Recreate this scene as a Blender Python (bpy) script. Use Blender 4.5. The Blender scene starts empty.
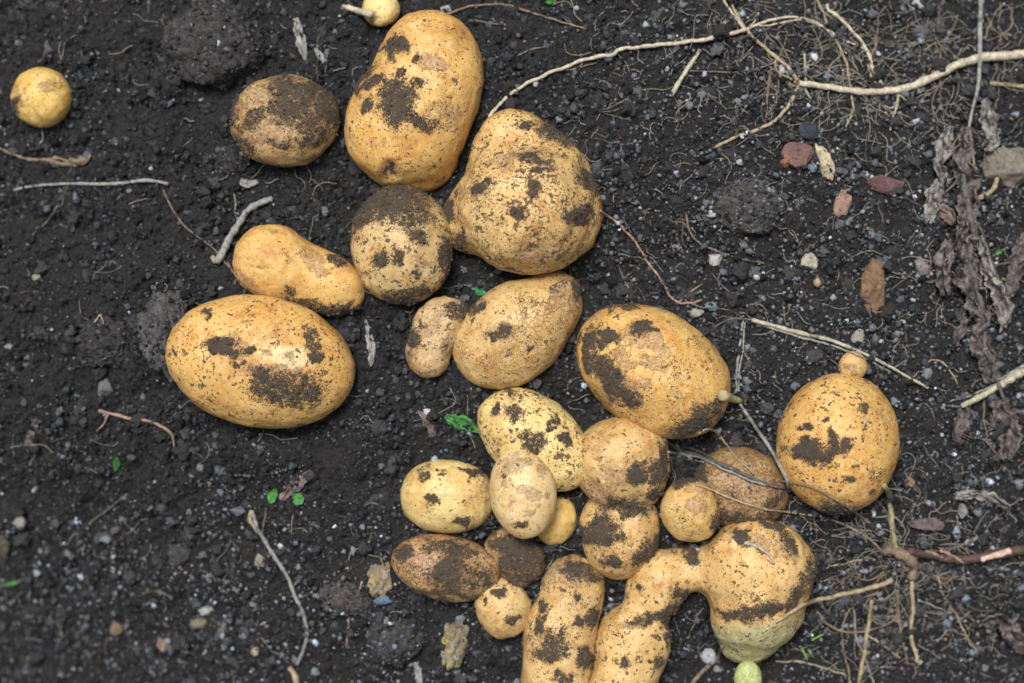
import bpy, math, random
import numpy as np
from mathutils import Vector
from mathutils.bvhtree import BVHTree

SC = bpy.context.scene
COL = SC.collection
rnd = random.Random(11)
RG = np.random.default_rng(11)

# ------------------------------------------------------------------ camera, sky, sun, exposure
D = 0.90                      # camera height over the soil, metres
S = 0.0005                    # metres per photo pixel at soil level
cam_d = bpy.data.cameras.new('camera')
cam = bpy.data.objects.new('camera', cam_d); COL.objects.link(cam)
cam.location = (0, 0, D)
cam_d.sensor_width = 36.0
cam_d.lens = 36.0 * D / (1024 * S)
cam_d.clip_start = 0.02
cam_d.clip_end = 400
cam_d.dof.use_dof = True
cam_d.dof.focus_distance = D - 0.026
cam_d.dof.aperture_fstop = 2.9
SC.camera = cam

SUN_EL, SUN_AZ = math.radians(68), math.radians(-24)     # light comes from the top of the picture, a little left
world = bpy.data.worlds.new('World'); SC.world = world
world.use_nodes = True
wn = world.node_tree.nodes; wl = world.node_tree.links
bg = wn['Background']
sky = wn.new('ShaderNodeTexSky'); sky.sky_type = 'NISHITA'; sky.sun_disc = False
sky.sun_elevation = SUN_EL; sky.sun_rotation = SUN_AZ
sky.dust_density = 6.0; sky.air_density = 1.0; sky.ozone_density = 1.0
hs = wn.new('ShaderNodeHueSaturation'); hs.inputs['Saturation'].default_value = 0.30   # overcast
wl.new(sky.outputs[0], hs.inputs['Color']); wl.new(hs.outputs[0], bg.inputs['Color'])
bg.inputs['Strength'].default_value = 0.05
sun_d = bpy.data.lights.new('sun', 'SUN'); sun_d.energy = 1.5; sun_d.angle = math.radians(18)
sun_d.color = (1.0, 0.95, 0.87)
sun = bpy.data.objects.new('sun', sun_d); COL.objects.link(sun)
to_sun = Vector((math.sin(SUN_AZ) * math.cos(SUN_EL), math.cos(SUN_AZ) * math.cos(SUN_EL), math.sin(SUN_EL)))
sun.rotation_euler = to_sun.to_track_quat('Z', 'Y').to_euler()
sun.location = to_sun * 3
SC.view_settings.view_transform = 'Standard'
SC.view_settings.look = 'None'
SC.view_settings.exposure = 1.06
SC.view_settings.gamma = 1.0
SC.view_settings.use_curve_mapping = False
SC.render.engine = 'CYCLES'
SC.cycles.max_bounces = 6
SC.cycles.diffuse_bounces = 4

# ------------------------------------------------------------------ noise
def _hash(ix, iy, iz, seed):
    h = (ix.astype(np.int64) * 374761393 + iy.astype(np.int64) * 668265263 + iz.astype(np.int64) * 2147483647 + seed * 1274126177) & 0xFFFFFFFF
    h = ((h ^ (h >> 13)) * 1274126177) & 0xFFFFFFFF
    h = (h ^ (h >> 16)) & 0xFFFFFFFF
    return h
def vnoise(P, seed=0):
    """gradient noise, P n x 3, about -0.7 .. 0.7"""
    I = np.floor(P); F = P - I
    U = F * F * F * (F * (F * 6 - 15) + 10)
    out = 0
    I = I.astype(np.int64)
    for dx in (0, 1):
        wx = U[:, 0] if dx else 1 - U[:, 0]
        for dy in (0, 1):
            wy = U[:, 1] if dy else 1 - U[:, 1]
            for dz in (0, 1):
                wz = U[:, 2] if dz else 1 - U[:, 2]
                h = _hash(I[:, 0] + dx, I[:, 1] + dy, I[:, 2] + dz, seed)
                gx = ((h & 1023) / 511.5 - 1); gy = (((h >> 10) & 1023) / 511.5 - 1); gz = (((h >> 20) & 1023) / 511.5 - 1)
                out = out + wx * wy * wz * (gx * (F[:, 0] - dx) + gy * (F[:, 1] - dy) + gz * (F[:, 2] - dz))
    return out
def fbm(P, f, octs, seed=0, gain=0.5):
    r = 0; a = 1.0
    for o in range(octs):
        r = r + a * vnoise(P * f, seed + o * 17); f *= 2.03; a *= gain
    return r

# ------------------------------------------------------------------ materials
def newmat(name):
    m = bpy.data.materials.new(name); m.use_nodes = True
    nt = m.node_tree
    return m, nt, nt.nodes['Principled BSDF']
def N(nt, t, **k):
    n = nt.nodes.new(t)
    for a, b in k.items(): setattr(n, a, b)
    return n
def math_(nt, op, a, b=None, c=None, clamp=False):
    n = N(nt, 'ShaderNodeMath', operation=op, use_clamp=clamp)
    for i, v in enumerate((a, b, c)):
        if v is None: continue
        if isinstance(v, (int, float)): n.inputs[i].default_value = v
        else: nt.links.new(v, n.inputs[i])
    return n.outputs[0]
def sstep(nt, v, lo, hi):
    n = N(nt, 'ShaderNodeMapRange', interpolation_type='SMOOTHSTEP')
    nt.links.new(v, n.inputs['Value'])
    n.inputs['From Min'].default_value = lo; n.inputs['From Max'].default_value = hi
    return n.outputs['Result']
def mix(nt, f, a, b, mode='MIX'):
    n = N(nt, 'ShaderNodeMix', data_type='RGBA', blend_type=mode)
    for i, v in ((0, f), (6, a), (7, b)):
        if isinstance(v, (int, float)): n.inputs[i].default_value = v
        elif isinstance(v, tuple): n.inputs[i].default_value = (*v, 1)
        else: nt.links.new(v, n.inputs[i])
    return n.outputs[2]
def attr(nt, name, out='Fac'):
    return N(nt, 'ShaderNodeAttribute', attribute_name=name).outputs[out]
def noise(nt, vec, scale, detail=3, rough=0.55, dist=0.0):
    n = N(nt, 'ShaderNodeTexNoise')
    n.inputs['Scale'].default_value = scale; n.inputs['Detail'].default_value = detail
    n.inputs['Roughness'].default_value = rough; n.inputs['Distortion'].default_value = dist
    nt.links.new(vec, n.inputs['Vector'])
    return n.outputs['Fac']
def coords(nt):
    """object coordinates, shifted by where the object stands so that no two things repeat a pattern"""
    tc = N(nt, 'ShaderNodeTexCoord'); oi = N(nt, 'ShaderNodeObjectInfo')
    sc = N(nt, 'ShaderNodeVectorMath', operation='MULTIPLY_ADD')
    nt.links.new(oi.outputs['Location'], sc.inputs[0]); sc.inputs[1].default_value = (7.3, 5.1, 3.7)
    nt.links.new(tc.outputs['Object'], sc.inputs[2])
    return sc.outputs[0]
def bump(nt, bsdf, h, dist, strength=1.0):
    b = N(nt, 'ShaderNodeBump'); b.inputs['Distance'].default_value = dist; b.inputs['Strength'].default_value = strength
    nt.links.new(h, b.inputs['Height']); nt.links.new(b.outputs[0], bsdf.inputs['Normal'])

SOIL_DARK, SOIL_MID = (0.007, 0.0074, 0.0086), (0.036, 0.0368, 0.0405)  # ground sheet near black: shade in the gaps between crumbs put into its colour

def potato_material():
    m, nt, p = newmat('potato_skin_and_soil')
    v = coords(nt)
    tint = attr(nt, 'tint', 'Color')
    # skin mottling
    big = noise(nt, v, 55, 4, 0.6, 0.6)
    c = mix(nt, sstep(nt, big, 0.42, 0.72), tint, mix(nt, 1.0, tint, (0.83, 0.70, 0.55), 'MULTIPLY'))
    pal = noise(nt, v, 80, 3, 0.6, 0.3)
    c = mix(nt, math_(nt, 'MULTIPLY', sstep(nt, pal, 0.55, 0.75), 0.55), c, mix(nt, 0.55, c, (0.80, 0.66, 0.36)))
    # rusty skin: irregular tan film with torn edges
    ru = noise(nt, v, 210, 7, 0.78, 0.4); rl = noise(nt, v, 45, 3, 0.6)
    rum = sstep(nt, math_(nt, 'MULTIPLY_ADD', rl, 0.5, math_(nt, 'ADD', ru, -0.25)), 0.50, 0.66)
    c = mix(nt, math_(nt, 'MULTIPLY', rum, 0.8), c, mix(nt, 1.0, c, (0.74, 0.54, 0.38), 'MULTIPLY'))
    # peeled places
    pl_ = attr(nt, 'peel'); pn_ = noise(nt, v, 300, 6, 0.75, 0.5)
    plm = sstep(nt, math_(nt, 'ADD', pl_, math_(nt, 'MULTIPLY_ADD', pn_, 3.0, -1.5)), 0.40, 0.70)
    c = mix(nt, math_(nt, 'MULTIPLY', plm, 0.7), c, (0.72, 0.63, 0.38))
    # russet net and flecks
    fine = noise(nt, v, 900, 3, 0.65, 1.2)
    c = mix(nt, math_(nt, 'MULTIPLY', sstep(nt, fine, 0.52, 0.68), 0.45), c, mix(nt, 1.0, c, (0.62, 0.47, 0.36), 'MULTIPLY'))
    fine2 = noise(nt, v, 1500, 2, 0.5)
    c = mix(nt, math_(nt, 'MULTIPLY', sstep(nt, fine2, 0.60, 0.75), 0.35), c, (0.80, 0.68, 0.42))
    # scab
    sc = attr(nt, 'scab')
    scn = noise(nt, v, 420, 4, 0.65, 0.8)
    scn2 = noise(nt, v, 160, 6, 0.75, 0.6)
    sm = sstep(nt, math_(nt, 'ADD', sc, math_(nt, 'MULTIPLY_ADD', math_(nt, 'ADD', scn, scn2), 1.7, -1.7)), 0.38, 0.85)
    sm = math_(nt, 'MULTIPLY', sm, sstep(nt, sc, 0.0, 0.25))
    scol = mix(nt, sstep(nt, noise(nt, v, 700, 3), 0.40, 0.62), (0.17, 0.085, 0.045), (0.40, 0.25, 0.15))
    c = mix(nt, math_(nt, 'MULTIPLY', sm, 0.62), c, scol)
    # cracked net where the skin split
    ck = attr(nt, 'crack')
    vo = N(nt, 'ShaderNodeTexVoronoi', feature='DISTANCE_TO_EDGE'); vo.inputs['Scale'].default_value = 430
    vd = N(nt, 'ShaderNodeTexNoise'); vd.inputs['Scale'].default_value = 260; nt.links.new(v, vd.inputs['Vector'])
    va = N(nt, 'ShaderNodeVectorMath', operation='MULTIPLY_ADD'); nt.links.new(vd.outputs['Color'], va.inputs[0]); va.inputs[1].default_value = (.004, .004, .004); nt.links.new(v, va.inputs[2])
    nt.links.new(va.outputs[0], vo.inputs['Vector'])
    cm = math_(nt, 'MULTIPLY', math_(nt, 'SUBTRACT', 1.0, sstep(nt, vo.outputs['Distance'], 0.05, 0.16)), sstep(nt, math_(nt, 'ADD', ck, math_(nt, 'MULTIPLY_ADD', noise(nt, v, 180, 4, .7), 4.0, -2.0)), 0.3, 0.9))
    c = mix(nt, math_(nt, 'MULTIPLY', cm, 0.7), c, (0.13, 0.07, 0.03))
    # pores
    vp = N(nt, 'ShaderNodeTexVoronoi'); vp.inputs['Scale'].default_value = 210; nt.links.new(v, vp.inputs['Vector'])
    po = math_(nt, 'SUBTRACT', 1.0, sstep(nt, vp.outputs['Distance'], 0.08, 0.20))
    c = mix(nt, math_(nt, 'MULTIPLY', po, 0.55), c, (0.30, 0.17, 0.075))
    dust = noise(nt, v, 330, 8, 0.85, 0.2)
    c = mix(nt, math_(nt, 'MULTIPLY', sstep(nt, dust, 0.48, 0.62), 0.45), c, (0.70, 0.565, 0.34))
    # specks of soil
    sp = attr(nt, 'speck')
    oi2 = N(nt, 'ShaderNodeObjectInfo'); vs = N(nt, 'ShaderNodeVectorMath', operation='SCALE')
    nt.links.new(v, vs.inputs[0]); nt.links.new(math_(nt, 'MULTIPLY_ADD', oi2.outputs['Random'], 0.9, 0.65), vs.inputs['Scale'])
    vk = vs.outputs[0]
    s1 = noise(nt, vk, 640, 2, 0.5, 0.15); s2 = noise(nt, v, 150, 2, 0.5)
    thr = math_(nt, 'MULTIPLY_ADD', sp, -0.24, 0.750)
    loc = math_(nt, 'MULTIPLY_ADD', s2, -0.45, 0.225)
    sv = math_(nt, 'SUBTRACT', s1, math_(nt, 'ADD', thr, loc))
    spm = sstep(nt, sv, 0.0, 0.045)
    s3 = noise(nt, vk, 270, 5, 0.66, 0.4)
    spm2 = sstep(nt, math_(nt, 'SUBTRACT', s3, math_(nt, 'ADD', math_(nt, 'MULTIPLY_ADD', sp, -0.17, 0.715), loc)), 0.0, 0.05)
    spm = math_(nt, 'MAXIMUM', spm, spm2)
    s4 = noise(nt, vk, 1050, 2, 0.5); lo4 = noise(nt, v, 70, 3, 0.6)
    spm3 = sstep(nt, math_(nt, 'SUBTRACT', s4, math_(nt, 'MULTIPLY_ADD', lo4, -0.4, math_(nt, 'MULTIPLY_ADD', sp, -0.16, 0.885))), 0.0, 0.05)
    c = mix(nt, math_(nt, 'MULTIPLY', spm3, 0.8), c, (0.085, 0.055, 0.035))
    # soil patches
    d = attr(nt, 'dirt')
    dn0 = noise(nt, v, 170, 8, 0.80, 0.6); dn1 = noise(nt, v, 620, 4, 0.7, 0.5)
    dn2 = noise(nt, v, 1250, 2, 0.5)
    dn = math_(nt, 'ADD', math_(nt, 'ADD', math_(nt, 'MULTIPLY', dn0, 0.42), math_(nt, 'MULTIPLY', dn1, 0.30)), math_(nt, 'MULTIPLY', dn2, 0.28))
    dm = sstep(nt, math_(nt, 'ADD', d, math_(nt, 'MULTIPLY_ADD', dn, 6.5, -3.25)), 0.42, 0.92)
    dm = math_(nt, 'MULTIPLY', dm, sstep(nt, d, 0.02, 0.2))
    film = math_(nt, 'MULTIPLY', sstep(nt, math_(nt, 'ADD', d, math_(nt, 'MULTIPLY_ADD', dn, 4.5, -2.25)), -0.10, 0.70), 0.70)
    film = math_(nt, 'MULTIPLY', film, sstep(nt, d, 0.0, 0.2))
    c = mix(nt, film, c, (0.20, 0.125, 0.062))
    allm = math_(nt, 'MAXIMUM', math_(nt, 'MULTIPLY', spm, 0.86), dm)
    dcol = mix(nt, noise(nt, v, 1400, 4, 0.7), (0.026, 0.021, 0.016), (0.105, 0.083, 0.063))
    c = mix(nt, allm, c, dcol)
    nt.links.new(c, p.inputs['Base Color'])
    r = N(nt, 'ShaderNodeMapRange'); nt.links.new(allm, r.inputs['Value'])
    r.inputs['To Min'].default_value = 0.50; r.inputs['To Max'].default_value = 0.95
    nt.links.new(r.outputs['Result'], p.inputs['Roughness'])
    p.inputs['Specular IOR Level'].default_value = 0.42
    h = math_(nt, 'ADD', math_(nt, 'MULTIPLY', fine, 0.25), math_(nt, 'MULTIPLY', pal, 0.5))
    h = math_(nt, 'ADD', h, math_(nt, 'MULTIPLY', allm, math_(nt, 'MULTIPLY_ADD', noise(nt, v, 1400, 3, .7), 1.3, 0.4)))
    h = math_(nt, 'ADD', h, math_(nt, 'MULTIPLY', sm, math_(nt, 'MULTIPLY', scn, 1.2)))
    bump(nt, p, h, 0.0006, 0.8)
    return m
M_POTATO = potato_material()

def soil_material(name, use_attr, scale=1.0):
    m, nt, p = newmat(name)
    v = coords(nt)
    n1 = noise(nt, v, 900 * scale, 5, 0.7); n2 = noise(nt, v, 60 * scale, 4, 0.6)
    c = mix(nt, sstep(nt, n1, 0.3, 0.72), SOIL_DARK, SOIL_MID)
    c = mix(nt, math_(nt, 'MULTIPLY', sstep(nt, n2, 0.4, 0.7), 0.5), c, mix(nt, 1.0, c, (1.25, 1.05, 0.9), 'MULTIPLY'))
    sp = noise(nt, v, 2100 * scale, 1, 0.5)
    c = mix(nt, math_(nt, 'MULTIPLY', sstep(nt, sp, 0.74, 0.80), 0.8), c, (0.28, 0.28, 0.29))
    if use_attr:
        a = attr(nt, 'tint', 'Color')
        f = N(nt, 'ShaderNodeMapRange'); nt.links.new(n1, f.inputs['Value'])
        f.inputs['From Min'].default_value = .25; f.inputs['From Max'].default_value = .75
        f.inputs['To Min'].default_value = 0.3; f.inputs['To Max'].default_value = 1.8
        mm = N(nt, 'ShaderNodeVectorMath', operation='SCALE'); nt.links.new(a, mm.inputs[0]); nt.links.new(f.outputs['Result'], mm.inputs['Scale'])
        c = mm.outputs[0]
    nt.links.new(c, p.inputs['Base Color'])
    p.inputs['Roughness'].default_value = 0.88
    p.inputs['Specular IOR Level'].default_value = 0.25
    bump(nt, p, n1, 0.0009 / scale, 0.9)
    return m
M_GROUND = soil_material('dark_soil', False)
M_CRUMB = soil_material('soil_crumb', True)

def plain_material(name, a, b, scale=600, rough=0.7, bumpd=0.0004, mid=None, stretch=None, spec=0.3):
    m, nt, p = newmat(name)
    v = coords(nt)
    n1 = noise(nt, v, scale, 4, 0.65, 0.5); n2 = noise(nt, v, scale * 0.22, 3, 0.6)
    c = mix(nt, sstep(nt, n1, 0.32, 0.68), a, b)
    if mid: c = mix(nt, sstep(nt, n2, 0.5, 0.64), c, mid)
    nt.links.new(c, p.inputs['Base Color'])
    p.inputs['Roughness'].default_value = rough; p.inputs['Specular IOR Level'].default_value = spec
    bump(nt, p, n1, bumpd, 0.8)
    return m
def root_material(name, col, dirty=0.4, rough=0.65):
    """a root or stem of colour COL with soil stuck to it"""
    m, nt, p = newmat(name)
    v = coords(nt)
    n1 = noise(nt, v, 500, 4, 0.65, 0.5); n2 = noise(nt, v, 130, 4, 0.65, 0.4)
    dk = tuple(x * 0.55 for x in col)
    c = mix(nt, sstep(nt, n1, 0.35, 0.68), dk, col)
    c = mix(nt, math_(nt, 'MULTIPLY', sstep(nt, n2, 0.68 - 0.28 * dirty, 0.80 - 0.22 * dirty), 0.85), c, (0.055, 0.043, 0.036))
    nt.links.new(c, p.inputs['Base Color'])
    p.inputs['Roughness'].default_value = rough; p.inputs['Specular IOR Level'].default_value = 0.3
    bump(nt, p, n1, 0.0004, 0.8)
    return m
def M(name, *a, **k):
    return bpy.data.materials.get(name)

# ------------------------------------------------------------------ mesh helpers
def mesh_obj(name, verts, faces, mat, loc=(0, 0, 0), smooth=True, attrs=None, parent=None):
    """verts n x 3, faces: numpy array m x k or a list of such arrays"""
    me = bpy.data.meshes.new(name)
    verts = np.asarray(verts, np.float32)
    fl = faces if isinstance(faces, list) else [faces]
    fl = [np.asarray(f, np.int32) for f in fl if len(f)]
    nl = sum(f.size for f in fl); nf = sum(len(f) for f in fl)
    me.vertices.add(len(verts)); me.vertices.foreach_set('co', verts.ravel())
    me.loops.add(nl); me.loops.foreach_set('vertex_index', np.concatenate([f.ravel() for f in fl]))
    tot = np.concatenate([np.full(len(f), f.shape[1], np.int32) for f in fl])
    st = np.concatenate([[0], np.cumsum(tot)[:-1]]).astype(np.int32)
    me.polygons.add(nf); me.polygons.foreach_set('loop_start', st)
    me.polygons.foreach_set('use_smooth', np.full(nf, smooth, bool))
    me.update(calc_edges=True); me.validate()
    for k, a in (attrs or {}).items():
        a = np.asarray(a, np.float32)
        if a.ndim == 1:
            at = me.attributes.new(k, 'FLOAT', 'POINT'); at.data.foreach_set('value', a)
        else:
            at = me.attributes.new(k, 'FLOAT_COLOR', 'POINT')
            at.data.foreach_set('color', np.concatenate([a, np.ones((len(a), 1), np.float32)], 1).ravel())
    me.materials.append(mat)
    o = bpy.data.objects.new(name, me); COL.objects.link(o); o.location = loc
    if parent: o.parent = parent
    return o
def tag(o, label, cat, group=None, kind=None):
    if label: o['label'] = label
    if cat: o['category'] = cat
    if group: o['group'] = group
    if kind: o['kind'] = kind
    return o

def icosphere(sub):
    t = (1 + 5 ** .5) / 2
    v = [(-1, t, 0), (1, t, 0), (-1, -t, 0), (1, -t, 0), (0, -1, t), (0, 1, t), (0, -1, -t), (0, 1, -t), (t, 0, -1), (t, 0, 1), (-t, 0, -1), (-t, 0, 1)]
    f = [(0, 11, 5), (0, 5, 1), (0, 1, 7), (0, 7, 10), (0, 10, 11), (1, 5, 9), (5, 11, 4), (11, 10, 2), (10, 7, 6), (7, 1, 8),
         (3, 9, 4), (3, 4, 2), (3, 2, 6), (3, 6, 8), (3, 8, 9), (4, 9, 5), (2, 4, 11), (6, 2, 10), (8, 6, 7), (9, 8, 1)]
    v = [np.array(x, float) / np.linalg.norm(x) for x in v]
    for _ in range(sub):
        c = {}; nf = []
        def mid(a, b):
            k = (min(a, b), max(a, b))
            if k not in c:
                x = v[a] + v[b]; v.append(x / np.linalg.norm(x)); c[k] = len(v) - 1
            return c[k]
        for a, b, d in f:
            ab, bd, da = mid(a, b), mid(b, d), mid(d, a)
            nf += [(a, ab, da), (b, bd, ab), (d, da, bd), (ab, bd, da)]
        f = nf
    return np.array(v), np.array(f, np.int32)
ICO = [icosphere(i) for i in range(6)]

# ------------------------------------------------------------------ the ground
def px2m(px, py, z=0.0):
    """the point at height z seen at a photo pixel"""
    k = S * (D - z) / D
    return (px - 512) * k, (341.5 - py) * k
# soil heaped against the potatoes or sunken between them: (px, py, radius px, height px)
HEAPS = [(160, 325, 60, 12), (110, 40, 90, 10), (210, 45, 80, 8), (60, 330, 120, 9), (330, 200, 50, -10), (470, 470, 60, -6),
         (690, 455, 45, -10), (560, 290, 40, -8), (735, 640, 50, -14), (900, 600, 60, -12), (740, 205, 60, 7), (395, 640, 60, 5),
         (200, 430, 60, -5), (950, 250, 70, 8), (600, 60, 150, 4), (640, 460, 40, -8), (380, 215, 50, -8), (260, 200, 60, -4)]
HEAPS += [(560, 470, 14, -13), (484, 545, 12, -12), (545, 548, 14, -14), (572, 560, 12, -12), (640, 548, 16, -14), (740, 632, 34, -16), (700, 458, 28, -14),
          (560, 398, 26, -14), (600, 292, 18, -14), (390, 212, 18, -12), (455, 285, 16, -12), (345, 195, 26, -12), (300, 330, 22, -10), (480, 480, 12, -10), (612, 600, 16, -14), (590, 410, 14, -12), (765, 440, 24, -12), (455, 245, 14, -12)]
_hr = random.Random(4)
for _ in range(46):           # soft clods and hollows in the loose soil on the left
    HEAPS.append((_hr.uniform(-60, 470), _hr.uniform(-60, 620), _hr.uniform(9, 26), _hr.choice((1, 1, -1)) * _hr.uniform(6, 14)))
def G(x, y):
    """soil height without its finest grain, metres; x, y arrays"""
    x = np.asarray(x, float); y = np.asarray(y, float)
    P = np.stack([x, y, np.zeros_like(x)], -1).reshape(-1, 3)
    h = 0.0062 * fbm(P, 16, 3, 3, 0.5) + 0.0052 * fbm(P, 60, 4, 9, 0.6)
    px = P[:, 0] / S + 512; py = 341.5 - P[:, 1] / S
    for hx, hy, hr, hh in HEAPS:
        h = h + hh * S * np.exp(-((px - hx) ** 2 + (py - hy) ** 2) / (hr * hr))
    # the bed falls away from the heap of potatoes
    rr = np.sqrt(((px - 560) / 512) ** 2 + ((py - 330) / 400) ** 2)
    h = h - 0.050 * np.clip(rr - 0.55, 0, 1.2) ** 1.3
    low = np.clip((450 - px) / 450, 0, 1) * np.clip((py - 420) / 260, 0, 1)
    h = h - 0.042 * low
    return h.reshape(x.shape)

def axis(half, step, far):
    a = list(np.arange(0, half, step)); s = step
    while a[-1] < far:
        s *= 1.055; a.append(a[-1] + s)
    a = np.array(a); return np.concatenate([-a[:0:-1], a])
def build_ground():
    X = axis(0.30, 0.00072, 40); Y = axis(0.21, 0.00072, 40)
    gx, gy = np.meshgrid(X, Y, indexing='ij')
    P = np.stack([gx.ravel(), gy.ravel(), np.zeros(gx.size)], 1)
    z = G(P[:, 0], P[:, 1])
    near = (np.abs(P[:, 0]) < 1.0) & (np.abs(P[:, 1]) < 0.9)
    Q = P[near]
    f = 0.0046 * np.abs(fbm(Q, 170, 4, 31, 0.6)) + 0.0014 * fbm(Q, 520, 2, 41)
    z[near] += f
    nx, ny = len(X), len(Y)
    idx = np.arange(nx * ny).reshape(nx, ny)
    F = np.stack([idx[:-1, :-1], idx[1:, :-1], idx[1:, 1:], idx[:-1, 1:]], -1).reshape(-1, 4)
    P[:, 2] = z
    o = mesh_obj('ground', P, F, M_GROUND)
    tag(o, 'dark crumbly garden soil the potatoes lie on', 'soil', kind='structure')
build_ground()

def gpoint(px, py, lift=0.0):
    """arrays of pixels -> points on the soil (lift in metres)"""
    px = np.asarray(px, float); py = np.asarray(py, float)
    z = np.zeros_like(px)
    for _ in range(4):
        k = S * (D - z) / D
        z = G((px - 512) * k, (341.5 - py) * k) + lift
    k = S * (D - z) / D
    return np.stack([(px - 512) * k, (341.5 - py) * k, z], -1)

# ------------------------------------------------------------------ crumbs and gravel
def scatter(name, label, cat, pts, rad, cols, sub, mat, squash=0.8, rough=0.25, variants=24, seed=0):
    """many little irregular lumps in one mesh"""
    rg = np.random.default_rng(seed)
    V, F = ICO[sub]
    n = len(pts); nv = len(V)
    vars_ = []
    for i in range(variants):
        W = V * (1 + rough * (fbm(V + i * 3.1, 1.3, 2, seed + i)[:, None] * 1.6)) if sub > 0 else V * (1 + rough * rg.uniform(-1, 1, (nv, 1)))
        W = W * rg.uniform(0.7, 1.25, 3)
        vars_.append(W)
    vars_ = np.array(vars_)
    pick = rg.integers(0, variants, n)
    a = rg.uniform(0, 2 * np.pi, n); b = rg.uniform(0, 2 * np.pi, n)
    ca, sa, cb, sb = np.cos(a), np.sin(a), np.cos(b), np.sin(b)
    W = vars_[pick]
    x, y, z = W[..., 0], W[..., 1], W[..., 2]
    y, z = y * cb[:, None] - z * sb[:, None], y * sb[:, None] + z * cb[:, None]
    x, y = x * ca[:, None] - y * sa[:, None], x * sa[:, None] + y * ca[:, None]
    W = np.stack([x, y, z * squash], -1) * rad[:, None, None] + pts[:, None, :]
    FF = (F[None] + (np.arange(n) * nv)[:, None, None]).reshape(-1, 3)
    C = np.repeat(cols, nv, 0)
    return W.reshape(-1, 3), FF, C

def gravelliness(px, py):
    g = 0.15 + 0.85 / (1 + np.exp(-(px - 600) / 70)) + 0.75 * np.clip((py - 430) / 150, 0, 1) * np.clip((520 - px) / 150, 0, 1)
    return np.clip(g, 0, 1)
def rand_px(n, rg, m=170):
    return rg.uniform(-m, 1024 + m, n), rg.uniform(-m, 683 + m, n)
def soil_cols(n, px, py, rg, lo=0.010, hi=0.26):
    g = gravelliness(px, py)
    b = lo + (hi - lo) * rg.beta(0.75, 4.6, n) * (0.76 + 1.0 * g)  # paler where gritty; darker shading of the left side put into the crumb colour
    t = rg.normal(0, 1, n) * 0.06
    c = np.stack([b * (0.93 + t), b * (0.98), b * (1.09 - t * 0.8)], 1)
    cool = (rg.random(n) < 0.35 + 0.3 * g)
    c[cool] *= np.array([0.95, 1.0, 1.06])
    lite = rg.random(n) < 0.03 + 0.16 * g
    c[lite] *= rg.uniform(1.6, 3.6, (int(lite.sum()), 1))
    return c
def build_crumbs():
    rg = np.random.default_rng(5)
    Vs, Fs, Cs = [], [], []; off = 0
    for (n, r0, r1, sub, emb, rough, pw) in ((150000, 0.6, 2.0, 0, 0.5, 0.5, 1.7), (15000, 2.0, 4.4, 1, 0.1, 0.8, 2.4), (2000, 4.2, 7.5, 2, -0.2, 0.7, 2.2), (60, 7, 11, 3, -0.5, 0.7, 2.0), (60000, 1.2, 2.6, 0, 0.5, 0.5, 1.7), (14000, 2.4, 5.0, 1, 0.1, 0.8, 2.4)):
        px, py = rand_px(n, rg)
        if n in (60000, 14000):          # the bed goes on beyond the frame
            px, py = rand_px(n, rg, 620)
            o_ = (px < -170) | (px > 1194) | (py < -170) | (py > 853)
            px, py = px[o_], py[o_]; n = len(px)
        # crumbs bunch together
        keep = fbm(np.stack([px, py, np.full(n, 2.0 + sub)], 1), 0.02, 3, 77) + rg.uniform(-0.45, 0.45, n) > -0.12
        px, py = px[keep], py[keep]; n = len(px)
        r = (r0 + (r1 - r0) * rg.random(n) ** pw) * S
        heap = np.clip(fbm(np.stack([px, py, np.full(n, 5.0)], 1), 0.075, 3, 91), -0.15, 1) * 11 * S
        p = gpoint(px, py); p[:, 2] += r * (emb + rg.uniform(0, 0.7, n)) + 0.0006 + heap
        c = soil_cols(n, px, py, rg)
        if sub >= 2: c = c * 0.25 + np.array([0.036, 0.036, 0.0375]) * 0.75
        v, f, cc = scatter('', '', '', p, r, c, sub, None, 0.85, rough, 24, 100 + sub)
        Vs.append(v); Fs.append(f + off); Cs.append(cc); off += len(v)
    o = mesh_obj('soil_crumbs', np.concatenate(Vs), np.concatenate(Fs), M_CRUMB, attrs={'tint': np.concatenate(Cs)})
    tag(o, 'loose dark soil crumbs covering the whole bed', 'soil crumbs', kind='stuff')
build_crumbs()

def gravel_material():
    m, nt, p = newmat('fine_gravel')
    v = coords(nt)
    a = attr(nt, 'tint', 'Color')
    c = mix(nt, sstep(nt, noise(nt, v, 1100, 3, .6), 0.35, 0.7), mix(nt, 1.0, a, (0.55, 0.53, 0.5), 'MULTIPLY'), a)
    nt.links.new(c, p.inputs['Base Color']); p.inputs['Roughness'].default_value = 0.6
    p.inputs['Specular IOR Level'].default_value = 0.35
    return m
def build_gravel():
    rg = np.random.default_rng(8)
    n = 36000
    px, py = rand_px(n, rg)
    keep = rg.random(n) < gravelliness(px, py) ** 1.3
    px, py = px[keep], py[keep]; n = len(px)
    r = (0.45 + 1.5 * rg.random(n) ** 3.4) * S
    p = gpoint(px, py); p[:, 2] += r * 0.5 + 0.0016
    pal = np.array([(0.26, 0.265, 0.265), (0.40, 0.40, 0.39), (0.18, 0.185, 0.19), (0.28, 0.24, 0.18), (0.42, 0.37, 0.27), (0.15, 0.17, 0.20), (0.26, 0.15, 0.12), (0.12, 0.115, 0.11)])
    c = pal[rg.choice(len(pal), n, p=[.24, .08, .22, .08, .04, .14, .04, .16])] * rg.uniform(0.3, 1.0, (n, 1))
    v, f, cc = scatter('', '', '', p, r, c, 1, None, 0.75, 0.5, 24, 300)
    o = mesh_obj('fine_gravel', v, f, gravel_material(), attrs={'tint': cc})
    tag(o, 'fine grit of pale and grey grains strewn over the soil', 'grit', kind='stuff')
build_gravel()

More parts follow.
